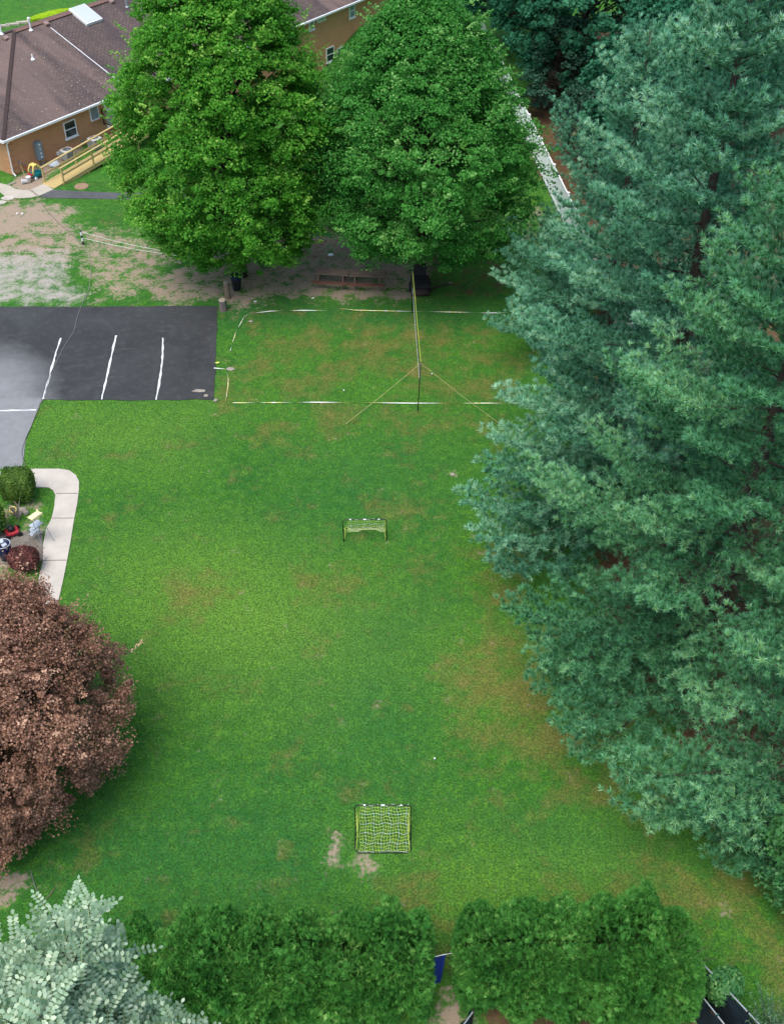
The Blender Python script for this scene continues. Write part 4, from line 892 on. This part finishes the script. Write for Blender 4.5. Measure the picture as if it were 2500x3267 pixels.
def tape(label, pts, seed):
    r = random.Random(seed); q = []
    for i in range(len(pts) - 1):
        a, b = P(*pts[i]), P(*pts[i + 1]); n = max(2, int(np.linalg.norm(b - a) / .06)); q += [a + (b - a) * k / n for k in range(n)]
    q.append(P(*pts[-1])); mb = MB(); ph = r.uniform(0, 3); base = q[0].copy(); prev = None
    for i, p in enumerate(q):
        d = q[min(i + 1, len(q) - 1)] - q[max(i - 1, 0)]; d = d / (np.linalg.norm(d) + 1e-9); s_ = np.array([-d[1], d[0], 0])
        ph += .085 * (1 + .6 * math.sin(i * .021 + seed)); wv = s_ * math.cos(ph) * .020 + np.array([0, 0, math.sin(ph) * .020]); c = p - base + (0, 0, .055)
        cur = (c + wv, c - wv)
        if prev is not None:
            mb.cur = 0 if math.cos(ph) * (1 if math.sin(ph * .5) > 0 else -1) > 0 or r.random() < .3 else 1
            mb.add([prev[0], prev[1], cur[1], cur[0]], [(0, 1, 2, 3)])
        prev = cur
    o = mb.build('boundary_tape', [M_tapew, M_tapey], None, loc=tuple(base)); tag(o, label, 'boundary tape', 'court boundary tapes')
tape('twisted white and yellow tape along the far side of the court and its corner', [(735, 1122), (742, 1098), (752, 1065), (765, 1040), (780, 1012), (800, 1002), (870, 995), (960, 993), (1040, 993), (1080, 986), (1130, 992), (1250, 995), (1480, 999), (1540, 1001), (1760, 1000)], 1)
tape('twisted white and yellow tape along the near side of the court', [(742, 1288), (1000, 1286), (1320, 1289), (1650, 1289), (1850, 1289)], 2)
tape('short white tape bending from the asphalt edge to the near court corner', [(683, 1177), (718, 1180), (724, 1190), (729, 1212), (728, 1235), (720, 1289)], 3)

# ------------------------------------------------------------------ football goals
def goal(name_label, fl, fr, depth, back_dir, side, seed, sag):
    fl, fr = np.array(fl), np.array(fr); w_ = np.linalg.norm(fr - fl); rz = math.atan2((fr - fl)[1], (fr - fl)[0]); r = random.Random(seed)
    g = thing('football_goal', name_label, 'goal', tuple((fl + fr) / 2), rz, 'small football goals'); h = 1.22; x = w_ / 2; D_ = depth * back_dir; c = .12; t = .019
    mb = MB()
    mb.tube([(-x, 0, .02), (-x, 0, h - c), (-x + c * .3, 0, h - c * .3), (-x + c, 0, h), (x - c, 0, h), (x - c * .3, 0, h - c * .3), (x, 0, h - c), (x, 0, .02)], t, 8)
    mb.build('front_frame', M_black, g, smooth=True)
    mb = MB(); mb.tube([(-x, 0, .02), (-x, D_ - c * back_dir, .02), (-x + c, D_, .02), (x - c, D_, .02), (x, D_ - c * back_dir, .02), (x, 0, .02)], t, 8); mb.build('base_frame', M_black, g, smooth=True)
    for px_, wd in ((0, .12), (.65 * x, .05), (-.65 * x, .06)): mb = MB(); mb.tube([(px_ - wd / 2, 0, h), (px_ + wd / 2, 0, h)], .024, 8); mb.build('bar_label', M_white, g)
    # net: back plane from crossbar down to rear bar, slumping, plus side nets
    nx_, nz_ = 18, 15
    def bp_(i, j):
        u = i / nx_; v = j / nz_; xx = -x + .16 + (2 * x - .22) * u; slump = sag * math.sin(math.pi * v) ** 1.2 * (.5 + .5 * math.sin(u * 7 + seed) * .5 + .25)
        z = h * (1 - v) - slump * .5 + .012 * math.sin(i * 1.7 + j); y = D_ * (v ** (1.0 + sag)) - back_dir * slump * .25
        gather = (v > .5) * .05 * math.sin(u * 9 + seed) * (v - .5)
        lift = 0
        if v > .98: lift = .05 * abs(math.sin(u * math.pi * 3.5))
        return (xx + .022 * math.sin(j * 1.1 + i * .7) + .03 * math.sin(j * .5 + seed * 2) * math.sin(math.pi * u), y + gather + .03 * math.sin(i * 1.15 + j * .6) - back_dir * lift * 1.2, max(.03, z))
    for k, mt in ((0, M_net), (1, M_netw)):
        mb = MB()
        for i in range(nx_ + 1):
            if i % 3 == 2 and k or i % 3 != 2 and not k: mb.tube([bp_(i, j) for j in range(nz_ + 1)], .0046, 4, False)
        for j in range(nz_ + 1):
            if j % 3 == 0 and k or j % 3 != 0 and not k: mb.tube([bp_(i, j) for i in range(nx_ + 1)], .0052, 4, False)
        if not k:
            for sx in (-1, 1):
                for q in range(7):
                    v = q / 6; y = D_ * v; ztop = h * (1 - v) * (.9 - sag * .35); mb.tube([(sx * (x - .03) - sx * .10 * (v < .4), y * .9, max(.04, ztop)), (sx * (x - .05), y * .7 + .03, .04)], .007, 4, False)
                for q in range(1, 6):
                    z = h * q / 6; mb.tube([(sx * (x - .02), 0, z), (sx * (x - .09), D_ * (1 - z / h) * .55, z * (.9 - sag * .4)), (sx * (x - .05), D_ * (1 - z / h), z * (.8 - sag * .5) + .03)], .007, 4, False)
        mb.build('net', mt, g)
    return g
goal('small black football goal in mid lawn, net slumped, opening towards the hedges', P(1096, 1728), P(1233, 1726), .80, 1, 1, 1, .45)
g2c = P(1220, 2645); s2 = np.linalg.norm(P(1130, 2722) - P(1310, 2722)) / 2
yb = P(1220, 2722)[1]; yf = yb + .95
xm = P(1221, 2722)[0]
goal('small black football goal nearer the hedges, seen through its taut checked back net', (xm - .88, yf, 0), (xm + .88, yf, 0), .95, -1, 1, 2, .10)

# ------------------------------------------------------------------ picnic tables, bin, logs
def picnic(px, py, rz, label):
    p = P(px, py, .75); t = thing('picnic_table', label, 'picnic table', (p[0], p[1], 0), rz, 'picnic tables under the maples')
    mb = MB()
    for k in range(5): mb.box((0, -.29 + k * .145, .735), (1.95, .135, .038))
    mb.build('table_top', M_oldw, t, bevel=.004)
    for s_ in (-1, 1):
        mb = MB()
        for k in range(2): mb.box((0, s_ * (.62 + k * .13), .43), (2.0, .12, .04))
        mb.build('bench_seat', M_redw, t, bevel=.004)
    for x in (-.68, .68):
        for s_ in (-1, 1): mb = MB(); mb.beam((x, s_ * .22, .72), (x, s_ * .62, .0), .09, .045, (1, 0, 0)); mb.build('leg', M_oldw, t)
        mb = MB(); mb.beam((x + .05, -.78, .39), (x + .05, .78, .39), .045, .10); mb.beam((x + .05, -.34, .70), (x + .05, .34, .70), .045, .06); mb.build('cross_brace', M_redw, t)
picnic(1057, 866, -.12, 'weathered picnic table with red benches, left of the pair'); picnic(1172, 872, -.05, 'weathered picnic table with red benches, right of the pair under drooping leaves')
bn_ = P(755, 931); b = thing('rubbish_bin', 'black rubbish bin lined with a blue bag under the bright maple', 'bin', tuple(bn_ + (0, .25, 0)))
mb = MB(); mb.lathe([(.21, 0), (.22, .02), (.28, .86), (.28, .88)], (0, 0, 0), 20); mb.build('body', M_blackp, b, smooth=True)
mb = MB(); mb.lathe([(.292, .64), (.30, .72), (.305, .90), (.28, .92), (.24, .86), (.2, .6), (.05, .5)], (0, 0, 0), 22, .035); mb.build('bin_bag', M_bag, b)
mb = MB(); mb.tube([(.31, 0, .80), (.36, 0, .70), (.34, .0, .45)], .02, 6); mb.build('handle', M_steel, b)
for px, py, h, r_, lab in ((727, 951, .98, .16, 'tall upright grey log post beside the rubbish bin'), (713, 990, .62, .20, 'short upright log stump with pale cut top at the corner of the asphalt')):
    p = P(px, py); t = thing('log_post', lab, 'log post', tuple(p), 0, 'upright logs by the asphalt corner'); mb = MB(); mb.lathe([(r_ * 1.15, -.05), (r_ * 1.05, .1), (r_, h * .6), (r_ * .95, h)], (0, 0, 0), 16, .05); mb.build('bark', M_oldw if h > .8 else mk_bark('grey_bark', (.10, .085, .08), (.21, .185, .17)), t)
    mb = MB(); mb.lathe([(r_ * .93, 0), (r_ * .80, .02 if h > .8 else .05)], (0, 0, h), 14, .08); mb.build('cut_top', M_logend if h < .8 else M_stone, t)
p = P(1340, 945); t = thing('slatted_lounge', 'dark charred slatted box seat against the trunk of the darker maple', 'seat', tuple(p + (0, .15, 0)), .02)
mb = MB(); mb.box((0, .55, .28), (.98, 1.0, .56)); mb.build('box', M_char, t, bevel=.02)
mb = MB()
for k in range(8): mb.box((0, .16 + k * .115, .585), (1.02, .10, .03))
mb.build('slats', M_char, t)
mb = MB(); mb.box((0, 1.12, .55), (.72, .10, 1.1), 0, -.15); mb.build('backrest', M_char, t)
mb = MB(); mb.tube([(-.50, -.12, .20), (.50, -.12, .20)], .19, 16); mb.build('front_log', mk_bark('dark_log', (.035, .022, .020), (.075, .05, .045)), t, smooth=True)
for s_ in (-1, 1): mb = MB(); mb.tube([(s_ * .60, .35, .30), (s_ * .52, .35, .30)], .28, 18); mb.build('wheel', M_char, t)
# rope post
p = P(267, 781); t = thing('marker_post', 'short black and white marker post at the edge of the gravel', 'post', tuple(p)); mb = MB(); mb.tube([(0, 0, -.1), (0, 0, .90)], .055, 10); mb.build('pole', M_black, t, smooth=True)
mb = MB()
for z in (.25, .62): mb = MB(); mb.lathe([(.06, 0), (.06, .20)], (0, 0, z), 12); mb.build('white_band', M_white, t)
a = P(267, 781) + (0, 0, .85); b1 = P(660, 830) + (0, 0, .3); b2 = P(680, 838) + (0, 0, .2)
for q0, q1, sg, lb in ((a, b1, .5, 'upper thin pale rope strung from the marker post to the bright maple'), (a - (0, 0, .4), b2, .35, 'lower thin pale rope strung from the marker post to the bright maple')):
    mb = MB(); mb.tube([q0 + (q1 - q0) * t - np.array([0, 0, sg * 4 * t * (1 - t) * .5]) - a for t in np.linspace(0, 1, 12)], .012, 5, False)
    o = mb.build('rope', M_netw, None, loc=tuple(a)); tag(o, lb, 'rope', 'ropes from the marker post')
def cable(label, pts, r_=.018, m_=M_cable, z=.05, n=6):
    q = [P(*p_) + (0, 0, z) for p_ in pts]; res = []
    for i in range(len(q) - 1):
        p0, p1, p2, p3 = q[max(i - 1, 0)], q[i], q[i + 1], q[min(i + 2, len(q) - 1)]
        for k in range(n): t = k / n; res.append(.5 * (2 * p1 + (p2 - p0) * t + (2 * p0 - 5 * p1 + 4 * p2 - p3) * t * t + (3 * p1 - p0 - 3 * p2 + p3) * t ** 3))
    res.append(q[-1]); b = res[0].copy(); mb = MB(); mb.tube([x - b for x in res], r_, 5, False); o = mb.build('cable', m_, None, loc=tuple(b)); return tag(o, label, 'cable', 'cables lying on the ground')
cable('thin grey cable snaking from the marker post across the asphalt to the clipped shrub', [(267, 783), (283, 810), (291, 850), (290, 885), (283, 930), (262, 975), (246, 1020), (236, 1060), (205, 1110), (180, 1160), (160, 1200), (142, 1270)], .012, simple('pale_cable', (.24, .24, .22), .6))
cable('thin dark cable along the grass edge of the worn driveway', [(140, 1275), (118, 1320), (100, 1365), (84, 1400), (72, 1440), (75, 1465), (83, 1490)], .014)
cable('faint dark cable on the dirt between the house path and the marker post', [(105, 610), (140, 660), (185, 710), (220, 740), (262, 780)], .013)
cable('thin dark cable on the grass beside the pale feather leaved tree', [(100, 2780), (112, 2825), (128, 2865), (145, 2905), (165, 2960)], .014)

# ------------------------------------------------------------------ corner by the walkway at the left
def cube_shrub(label, px, py, dims, mat, seed, name='shrub', leaf=.05, n=26000, cat='shrub', rnd=.35, spike=0):
    r = np.random.default_rng(seed); p = P(px, py); root = thing(name, label, cat, tuple(p)); a, b, h = dims
    u = r.normal(size=(n, 3)); u = nrm(u); m = np.maximum(np.abs(u).max(1), 1e-6)[:, None]; c = u / m ** (1 - rnd); c = c * (1 - np.abs(r.normal(size=(n, 1))) * .16)
    c *= 1 + .05 * np.sin(u[:, :1] * 9 + seed) * np.cos(u[:, 1:2] * 7) + spike * (r.uniform(size=(n, 1)) > .93) * r.uniform(0, .25, (n, 1))
    c = c * np.array([a / 2, b / 2, h * .42]) + np.array([0, 0, h * .58]); c[:, 2] = np.maximum(c[:, 2], .12)
    leaves('foliage', c, nrm(u + np.array([0, 0, .5]) + r.normal(size=(n, 3)) * .5), r.uniform(.7, 1.3, n) * leaf, r.uniform(.4, .7, n) * leaf, mat, root, np.clip(.4 + .2 * np.sin(c[:, 0] * 9 + c[:, 1] * 7) + r.normal(size=n) * .2, 0, 1))
    mb = MB()
    for k in range(14): aa = k * 2.4; mb.tube([(0.08 * math.cos(aa), .08 * math.sin(aa), -.05), (a * .3 * math.cos(aa), b * .3 * math.sin(aa), h * .6)], .02, 4, False, [.025, .01])
    mb.build('stems', M_bark, root)
cube_shrub('squarish clipped dark green yew by the walkway corner', 70, 1592, (1.35, 1.25, 1.5), M_yew, 91, n=20000, leaf=.085, spike=.8)
cube_shrub('rounded dark red barberry bush beside the walkway', 86, 1815, (1.25, 1.05, 1.05), M_barb, 92, 'barberry_bush', .075, 9000, rnd=.8, spike=2.2)
cube_shrub('yellowish green feathery juniper cut by the left edge', -28, 1700, (1.5, 1.4, 1.5), M_yew, 93, 'juniper_shrub', .12, 9000, rnd=.8, spike=2)
# bare twiggy shrub
p = P(62, 1660); t = thing('bare_shrub', 'leafless twiggy shrub over a pile of grey rocks', 'shrub', tuple(p)); mb = MB(); r_ = random.Random(9)
for k in range(26):
    a = r_.uniform(0, 6.28); l = r_.uniform(.2, .45); q = (l * math.cos(a), l * math.sin(a), r_.uniform(.7, 1.2)); mb.tube([(0, 0, 0), (q[0] * .4, q[1] * .4, q[2] * .6), q], .01, 4, False, [.018, .01, .004])
mb.build('twigs', M_stone, t)
for k, (px, py) in enumerate(((38, 1625), (48, 1640), (75, 1632), (85, 1640), (60, 1648))):
    mb = MB(); s_ = .13 + .03 * (k % 3); mb.lathe([(s_ * .7, 0), (s_, .06), (s_ * .8, .16), (s_ * .3, .2)], (0, 0, 0), 7, .18); o = mb.build('rock', M_stone, None, loc=tuple(P(px, py)))
    tag(o, ('grey rock at the left end of the pile', 'grey rock second from the left in the pile', 'upper right grey rock of the pile', 'rightmost grey rock of the pile', 'grey rock nearest the viewer in the middle of the pile')[k], 'rock', 'rocks under the bare shrub')
# step ladder
p = P(140, 1745); ld = thing('step_ladder', 'grey metal step ladder with cream top tray standing by the walkway', 'step ladder', tuple(P(136, 1728)), -.62)
for y in (-.24, .24):
    mb = MB(); mb.tube([(.42, y * 1.15, 0), (.02, y * .8, 1.45)], .014, 6); mb.build('rear_leg', M_steel, ld)
    mb = MB(); mb.tube([(-.42, y * 1.1, 0), (-.30, y, .75), (-.02, y * .8, .98), ], .014, 6); mb.build('front_leg', M_steel, ld)
for x, z, d_ in ((-.10, .92, .34), (-.28, .62, .2), (-.38, .32, .2)): mb = MB(); mb.box((x, 0, z), (d_, .46, .03)); mb.build('step', M_stepg, ld, bevel=.006)
mb = MB(); mb.box((.04, 0, 1.46), (.34, .52, .05)); mb.box((.18, 0, 1.51), (.05, .52, .07)); mb.box((-.10, .24, 1.50), (.10, .05, .06)); mb.build('top_tray', M_cream, ld, bevel=.012)
mb = MB(); mb.tube([(.42, -.28, .02), (.42, .28, .02)], .013, 6); mb.tube([(.22, -.24, .70), (.22, .24, .70)], .010, 6); mb.build('spreader', M_steel, ld)
# navy bin with rubbish
p = P(24, 1780); b = thing('storage_barrel', 'navy blue barrel full of odds and ends at the left edge', 'barrel', tuple(p)); mb = MB(); mb.lathe([(.24, 0), (.27, .4), (.29, .80), (.27, .81), (.25, .6)], (0, 0, 0), 20); mb.build('body', M_navy, b, smooth=True)
mb = MB(); mb.tube([(.29 * math.cos(t), .29 * math.sin(t), .80) for t in np.linspace(0, 6.283, 21)], .018, 6, False); mb.build('rim', M_stepg, b)
mb = MB(); mb.box((-.08, .05, .84), (.24, .2, .2), .4, .3); mb.box((.08, -.06, .78), (.2, .15, .08), .9, .2); mb.build('contents', M_stepg, b, bevel=.02)
# mower
p = P(42, 1706); b = thing('lawn_mower', 'red and black push mower parked beside the juniper', 'lawn mower', tuple(p), .5); mb = MB(); mb.box((0, 0, .18), (.55, .45, .16)); mb.build('deck', M_redp, b, bevel=.05)
mb = MB(); mb.lathe([(.14, 0), (.15, .12), (.10, .2), (.03, .22)], (0, 0, .26), 14); mb.build('engine', M_blackp, b, smooth=True)
for x in (-.26, .26):
    for y in (-.25, .25): mb = MB(); mb.tube([(x, y - .03, .11), (x, y + .03, .11)], .11, 14); mb.build('wheel', M_blackp, b)
mb = MB(); mb.tube([(-.2, -.2, .25), (-.75, -.2, .85), (-.75, .2, .85), (-.2, .2, .25)], .015, 6); mb.build('handle', M_black, b)
p = P(50, 1652); mb = MB(); mb.tube([(.13 * math.cos(t), .13 * math.sin(t), 0) for t in np.linspace(0, 6.283, 20)], .035, 8, False); o = mb.build('hose_coil', M_yelp, None, loc=(p[0], p[1], .45), smooth=True); o.rotation_euler = (.7, 0, .3); tag(o, 'yellow coiled hose ring above the mower', 'hose')
# picket rail and pole at the very left
p0, p1 = P(-90, 1556), P(17, 1556); b = thing('picket_fence', 'short white picket fence cut by the left edge', 'fence', tuple(p0)); e2 = p1 - p0; n = 16
mb = MB()
for k in range(n + 1): q = e2 * k / n; mb.box((q[0], q[1], .45), (.045, .03, .9))
mb.build('pickets', M_white, b); mb = MB(); mb.beam((0, 0, .15), tuple(e2 + (0, 0, .15)), .05, .08); mb.beam((0, 0, .78), tuple(e2 + (0, 0, .78)), .05, .08); mb.build('rail', M_white, b)
q0 = P(73, 1632); mb = MB(); mb.tube([(0, 0, .05), tuple(P(0, 1550, .9) - q0)], .028, 7); o = mb.build('pole', M_oldw, None, loc=tuple(q0)); tag(o, 'long brown wooden pole leaning over the rocks at the left edge', 'pole')

# ------------------------------------------------------------------ bottom gap, tarp, screens
def panel(label, a, b, z0, z1, mat, posts=2, name='screen_fence', cat='fence', group=None, sagm=.03):
    a, b = np.array(a), np.array(b); t = thing(name, label, cat, tuple(a), 0, group); e3 = b - a; nn = nrm(np.array([-e3[1], e3[0], 0])); n = 14; m = 5; mb = MB(); vs = []
    for i in range(n + 1):
        for j in range(m + 1): u, v = i / n, j / m; q = e3 * u + nn * (.03 * math.sin(u * 17 + v * 4)) ; vs.append((q[0], q[1], z0 + (z1 - z0) * v - sagm * math.sin(math.pi * ((u * posts) % 1)) * v))
    o0 = len(vs); vs2 = [(x + nn[0] * .008, y + nn[1] * .008, z) for x, y, z in vs]
    fs = [(i * (m + 1) + j, (i + 1) * (m + 1) + j, (i + 1) * (m + 1) + j + 1, i * (m + 1) + j + 1) for i in range(n) for j in range(m)]
    mb.add(vs + vs2, fs + [tuple(k + o0 for k in f)[::-1] for f in fs]); mb.build('screen', mat, t, smooth=True)
    for k in range(posts + 1): q = e3 * k / posts + nn * .06; mb = MB(); mb.tube([(q[0], q[1], -.1), (q[0], q[1], z1 + .06)], .03, 8); mb.build('post', M_greenp if k == 1 else M_black, t)
    mb = MB(); mb.tube([(nn[0] * .06, nn[1] * .06, z1), tuple(e3 + nn * .06 + (0, 0, z1))], .022, 8); mb.build('top_rail', M_steel, t)
    return t
def hz(px, py, z): q = P(px, py, z); return (q[0], q[1], 0)
panel('outer dark privacy screen fence with pale rail, bottom right corner', hz(2228, 3070, 1.5), hz(2460, 3320, 1.5), .05, 1.5, M_screen, 3, group='dark screen fences at the bottom right')
panel('inner dark privacy screen fence parallel to the outer one, bottom right', hz(2215, 3160, 1.2), hz(2350, 3330, 1.2), .05, 1.2, M_screen, 2, group='dark screen fences at the bottom right')
panel('small dark screen panel with pale rail beside the hedge gap', hz(1503, 3222, 1.2), hz(1425, 3330, 1.2), .05, 1.2, M_screen, 1)
a = P(1385, 3062, 1.75); b = P(1421, 3050, 1.75); t = thing('blue_tarp', 'bright blue tarp hanging from a rope at the hedge gap', 'tarp', (b[0], b[1], 0)); mb = MB(); n, m = 16, 10; vs = []
a = b + (-.85, -.15, 0)
for i in range(n + 1):
    for j in range(m + 1):
        u, v = i / n, j / m; q = (a - b) * u; fold = .05 * math.sin(u * 22) * (1 - .3 * v); vs.append((q[0] - .10 * (1 - v) * (1 - u), q[1] + fold, 1.72 * v + .08 + .02 * math.sin(u * 9)))
fs = [(i * (m + 1) + j, (i + 1) * (m + 1) + j, (i + 1) * (m + 1) + j + 1, i * (m + 1) + j + 1) for i in range(n) for j in range(m)]
mb.add(vs, fs); mb.add([(x, y + .006, z) for x, y, z in vs], [f[::-1] for f in fs]); mb.build('sheet', M_tarp, t, smooth=True)
mb = MB(); mb.tube([(-1.2, -.25, 1.80), (0, .02, 1.81), tuple(P(1470, 3038, 1.85) - (b[0], b[1], 0))], .014, 6); mb.build('rope', M_netw, t)
mb = MB(); mb.box((0, 0, .04), (1.25, .13, .05), -.04); o = mb.build('plank', M_oldw, None, loc=tuple(P(2142, 3245))); tag(o, 'grey weathered plank lying on soil under the right hedge', 'plank')
p = P(2330, 3170); t = thing('short_post', 'short grey cut post standing on grass near the screen fence', 'post', tuple(p)); mb = MB(); mb.lathe([(.06, -.05), (.06, .5)], (0, 0, 0), 10); mb.build('shaft', M_oldw, t); mb = MB(); mb.lathe([(.062, 0), (.05, .01)], (0, 0, .5), 10); mb.build('cut_top', M_logend, t)
# narrow-leaved shrub at the bottom right
def willow():
    r = np.random.default_rng(99); base = np.array(hz(2440, 3330, 0)); root = thing('willow_shrub', 'narrow leaved pale green shrub at the bottom right corner', 'shrub', tuple(base)); C_, A_ = [], []; mb = MB()
    for k in range(70):
        a = r.uniform(0, 6.28); l = r.uniform(.1, 1.0); h = r.uniform(1.1, 2.0); tip = np.array([l * math.cos(a), l * math.sin(a), h]); pts = bez((0, 0, 0), tip * (.3, .3, .6), tip, 8); mb.tube(pts, .006, 4, False, [.012, .01, .009, .008, .006, .005, .004, .003])
        for s_ in np.linspace(.45, 1, 13): q = np.array(pts[0]) * (1 - s_) ** 2 + 2 * s_ * (1 - s_) * tip * (.3, .3, .6) + s_ * s_ * tip; C_.append(q); A_.append(nrm(r.normal(size=3) + (0, 0, .6)))
    tufts('foliage', np.array(C_), np.array(A_), r.uniform(.07, .11, len(C_)), 5, .11, M_willow, root, r.uniform(.2, .9, len(C_)), (.5, 1.4), .1); mb.build('stems', M_bark, root)
willow()
cube_shrub('loose leafy green sapling at the right end of the hedge over the screen fence', 2285, 3205, (1.0, .9, 1.9), M_broad, 95, 'leafy_sapling', .15, 1300, rnd=.9, spike=1)


# ------------------------------------------------------------------ small things on the lawn
def bit(name, label, cat, px, py, prof, mat, n=12, sc=(1, 1, 1), rz=0, jit=0, z=.0):
    mb = MB(); mb.lathe(prof, (0, 0, 0), n, jit); o = mb.build(name, mat, None, loc=tuple(P(px, py) + (0, 0, z)), smooth=True); o.scale = sc; o.rotation_euler = (0, 0, rz); tag(o, label, cat); return o
bit('flying_disc', 'white flying disc lying on brown litter between the two maples', 'flying disc', 1055, 815, [(.02, .03), (.10, .035), (.145, .02), (.14, .0), (.12, .02), (.02, .025)], M_white, 24, (1.15, 1.15, 1), z=.03)
ball = [(.01, -.04), (.025, -.033), (.04, 0), (.025, .033), (.01, .04)]
bit('golf_ball', 'tiny white ball on the grass upper right of the near goal', 'ball', 1386, 2423, ball, M_white, 10, z=.06)
bit('golf_ball', 'tiny white ball on the grass inside the court, left of the guy rope', 'ball', 1097, 1248, ball, M_white, 10, z=.06)
bit('golf_ball', 'tiny white ball lying under the right guy rope', 'ball', 1377, 1196, ball, M_white, 10, z=.06)
bit('golf_ball', 'tiny pale ball on concrete beside the lawn mower', 'ball', 57, 1703, ball, M_white, 10, (1.4, 1.4, 1.4), z=.08)
bit('golf_ball', 'left of two tiny white balls on the dirt below the house path', 'ball', 57, 685, ball, M_white, 10, (1.6, 1.6, 1.6), z=.07)
bit('golf_ball', 'right of two tiny white balls on the dirt below the house path', 'ball', 73, 686, ball, M_white, 10, (1.6, 1.6, 1.6), z=.07)
bit('marker_stick', 'short white stick standing in the grass below the pine boughs', 'stick', 2100, 2645, [(.018, 0), (.018, .16)], M_white, 8)
stone = [(.06, 0), (.12, .01), (.11, .06), (.05, .10)]
bit('stone', 'pale stone on the asphalt corner near the court', 'stone', 658, 1266, stone, M_stone, 8, (1.1, .8, 1), 0, .15, .03)
bit('stone', 'pale stone on the grass just off the asphalt corner', 'stone', 689, 1279, stone, M_stone, 8, (1.1, .9, 1), 1, .15)
bit('stone', 'flat tan stone in the grass where the short tape bends', 'stone', 735, 1178, stone, M_stone, 9, (1.9, 1.3, .6), 0, .12)
bit('stone', 'pinkish flat stone on the lawn above the middle goal', 'stone', 1443, 1514, stone, M_stone, 9, (.9, .9, .5), 0, .15)
bit('stone', 'tan stone in the far left corner of the court', 'stone', 800, 1026, stone, M_stone, 9, (1, .8, .6), 0, .15)
bit('paper_scrap', 'scrap of white paper on the dirt between bin and court', 'litter', 815, 963, [(.10, 0), (.09, .02), (.04, .03)], M_white, 6, (1, .6, 1), .3, .2, .02)
bit('paper_scrap', 'pinkish scrap on the dirt in front of the left picnic table', 'litter', 998, 952, [(.09, 0), (.08, .02), (.04, .03)], M_tapew, 6, (1, .6, 1), .3, .2, .02)
bit('paper_scrap', 'pale scrap on the shaded soil right of the dark box seat', 'litter', 1434, 905, [(.10, 0), (.09, .02), (.04, .03)], M_tapew, 6, (1, .6, 1), .3, .2, .02)
bit('yellow_rag', 'small yellow rag on the grass at the asphalt edge', 'litter', 695, 1160, [(.14, 0), (.10, .03), (.04, .04)], M_band, 7, (1, .5, 1), .3, .25, .05)
bit('leaf_pile', 'small heap of dead leaves on the dark asphalt corner', 'leaves', 636, 1248, [(.30, 0), (.22, .04), (.05, .06)], M_stone, 9, (1.2, .45, .4), 0, .25, .03)
# deadfall sticks
mb = MB(); mb.tube([(0, 0, .03), (.2, .25, .04), (.28, .5, .03)], .012, 5); o = mb.build('twig', M_oldw, None, loc=tuple(P(136, 2880))); tag(o, 'curved brown twig on the grass by the thin cable', 'twig')
mb = MB(); mb.tube([(0, 0, .05), (.5, .3, .10), (1.1, .55, .07)], .05, 6); o = mb.build('fallen_branch', M_bark, None, loc=tuple(P(1374, 925))); tag(o, 'dark fallen branch on the soil right of the box seat', 'branch')
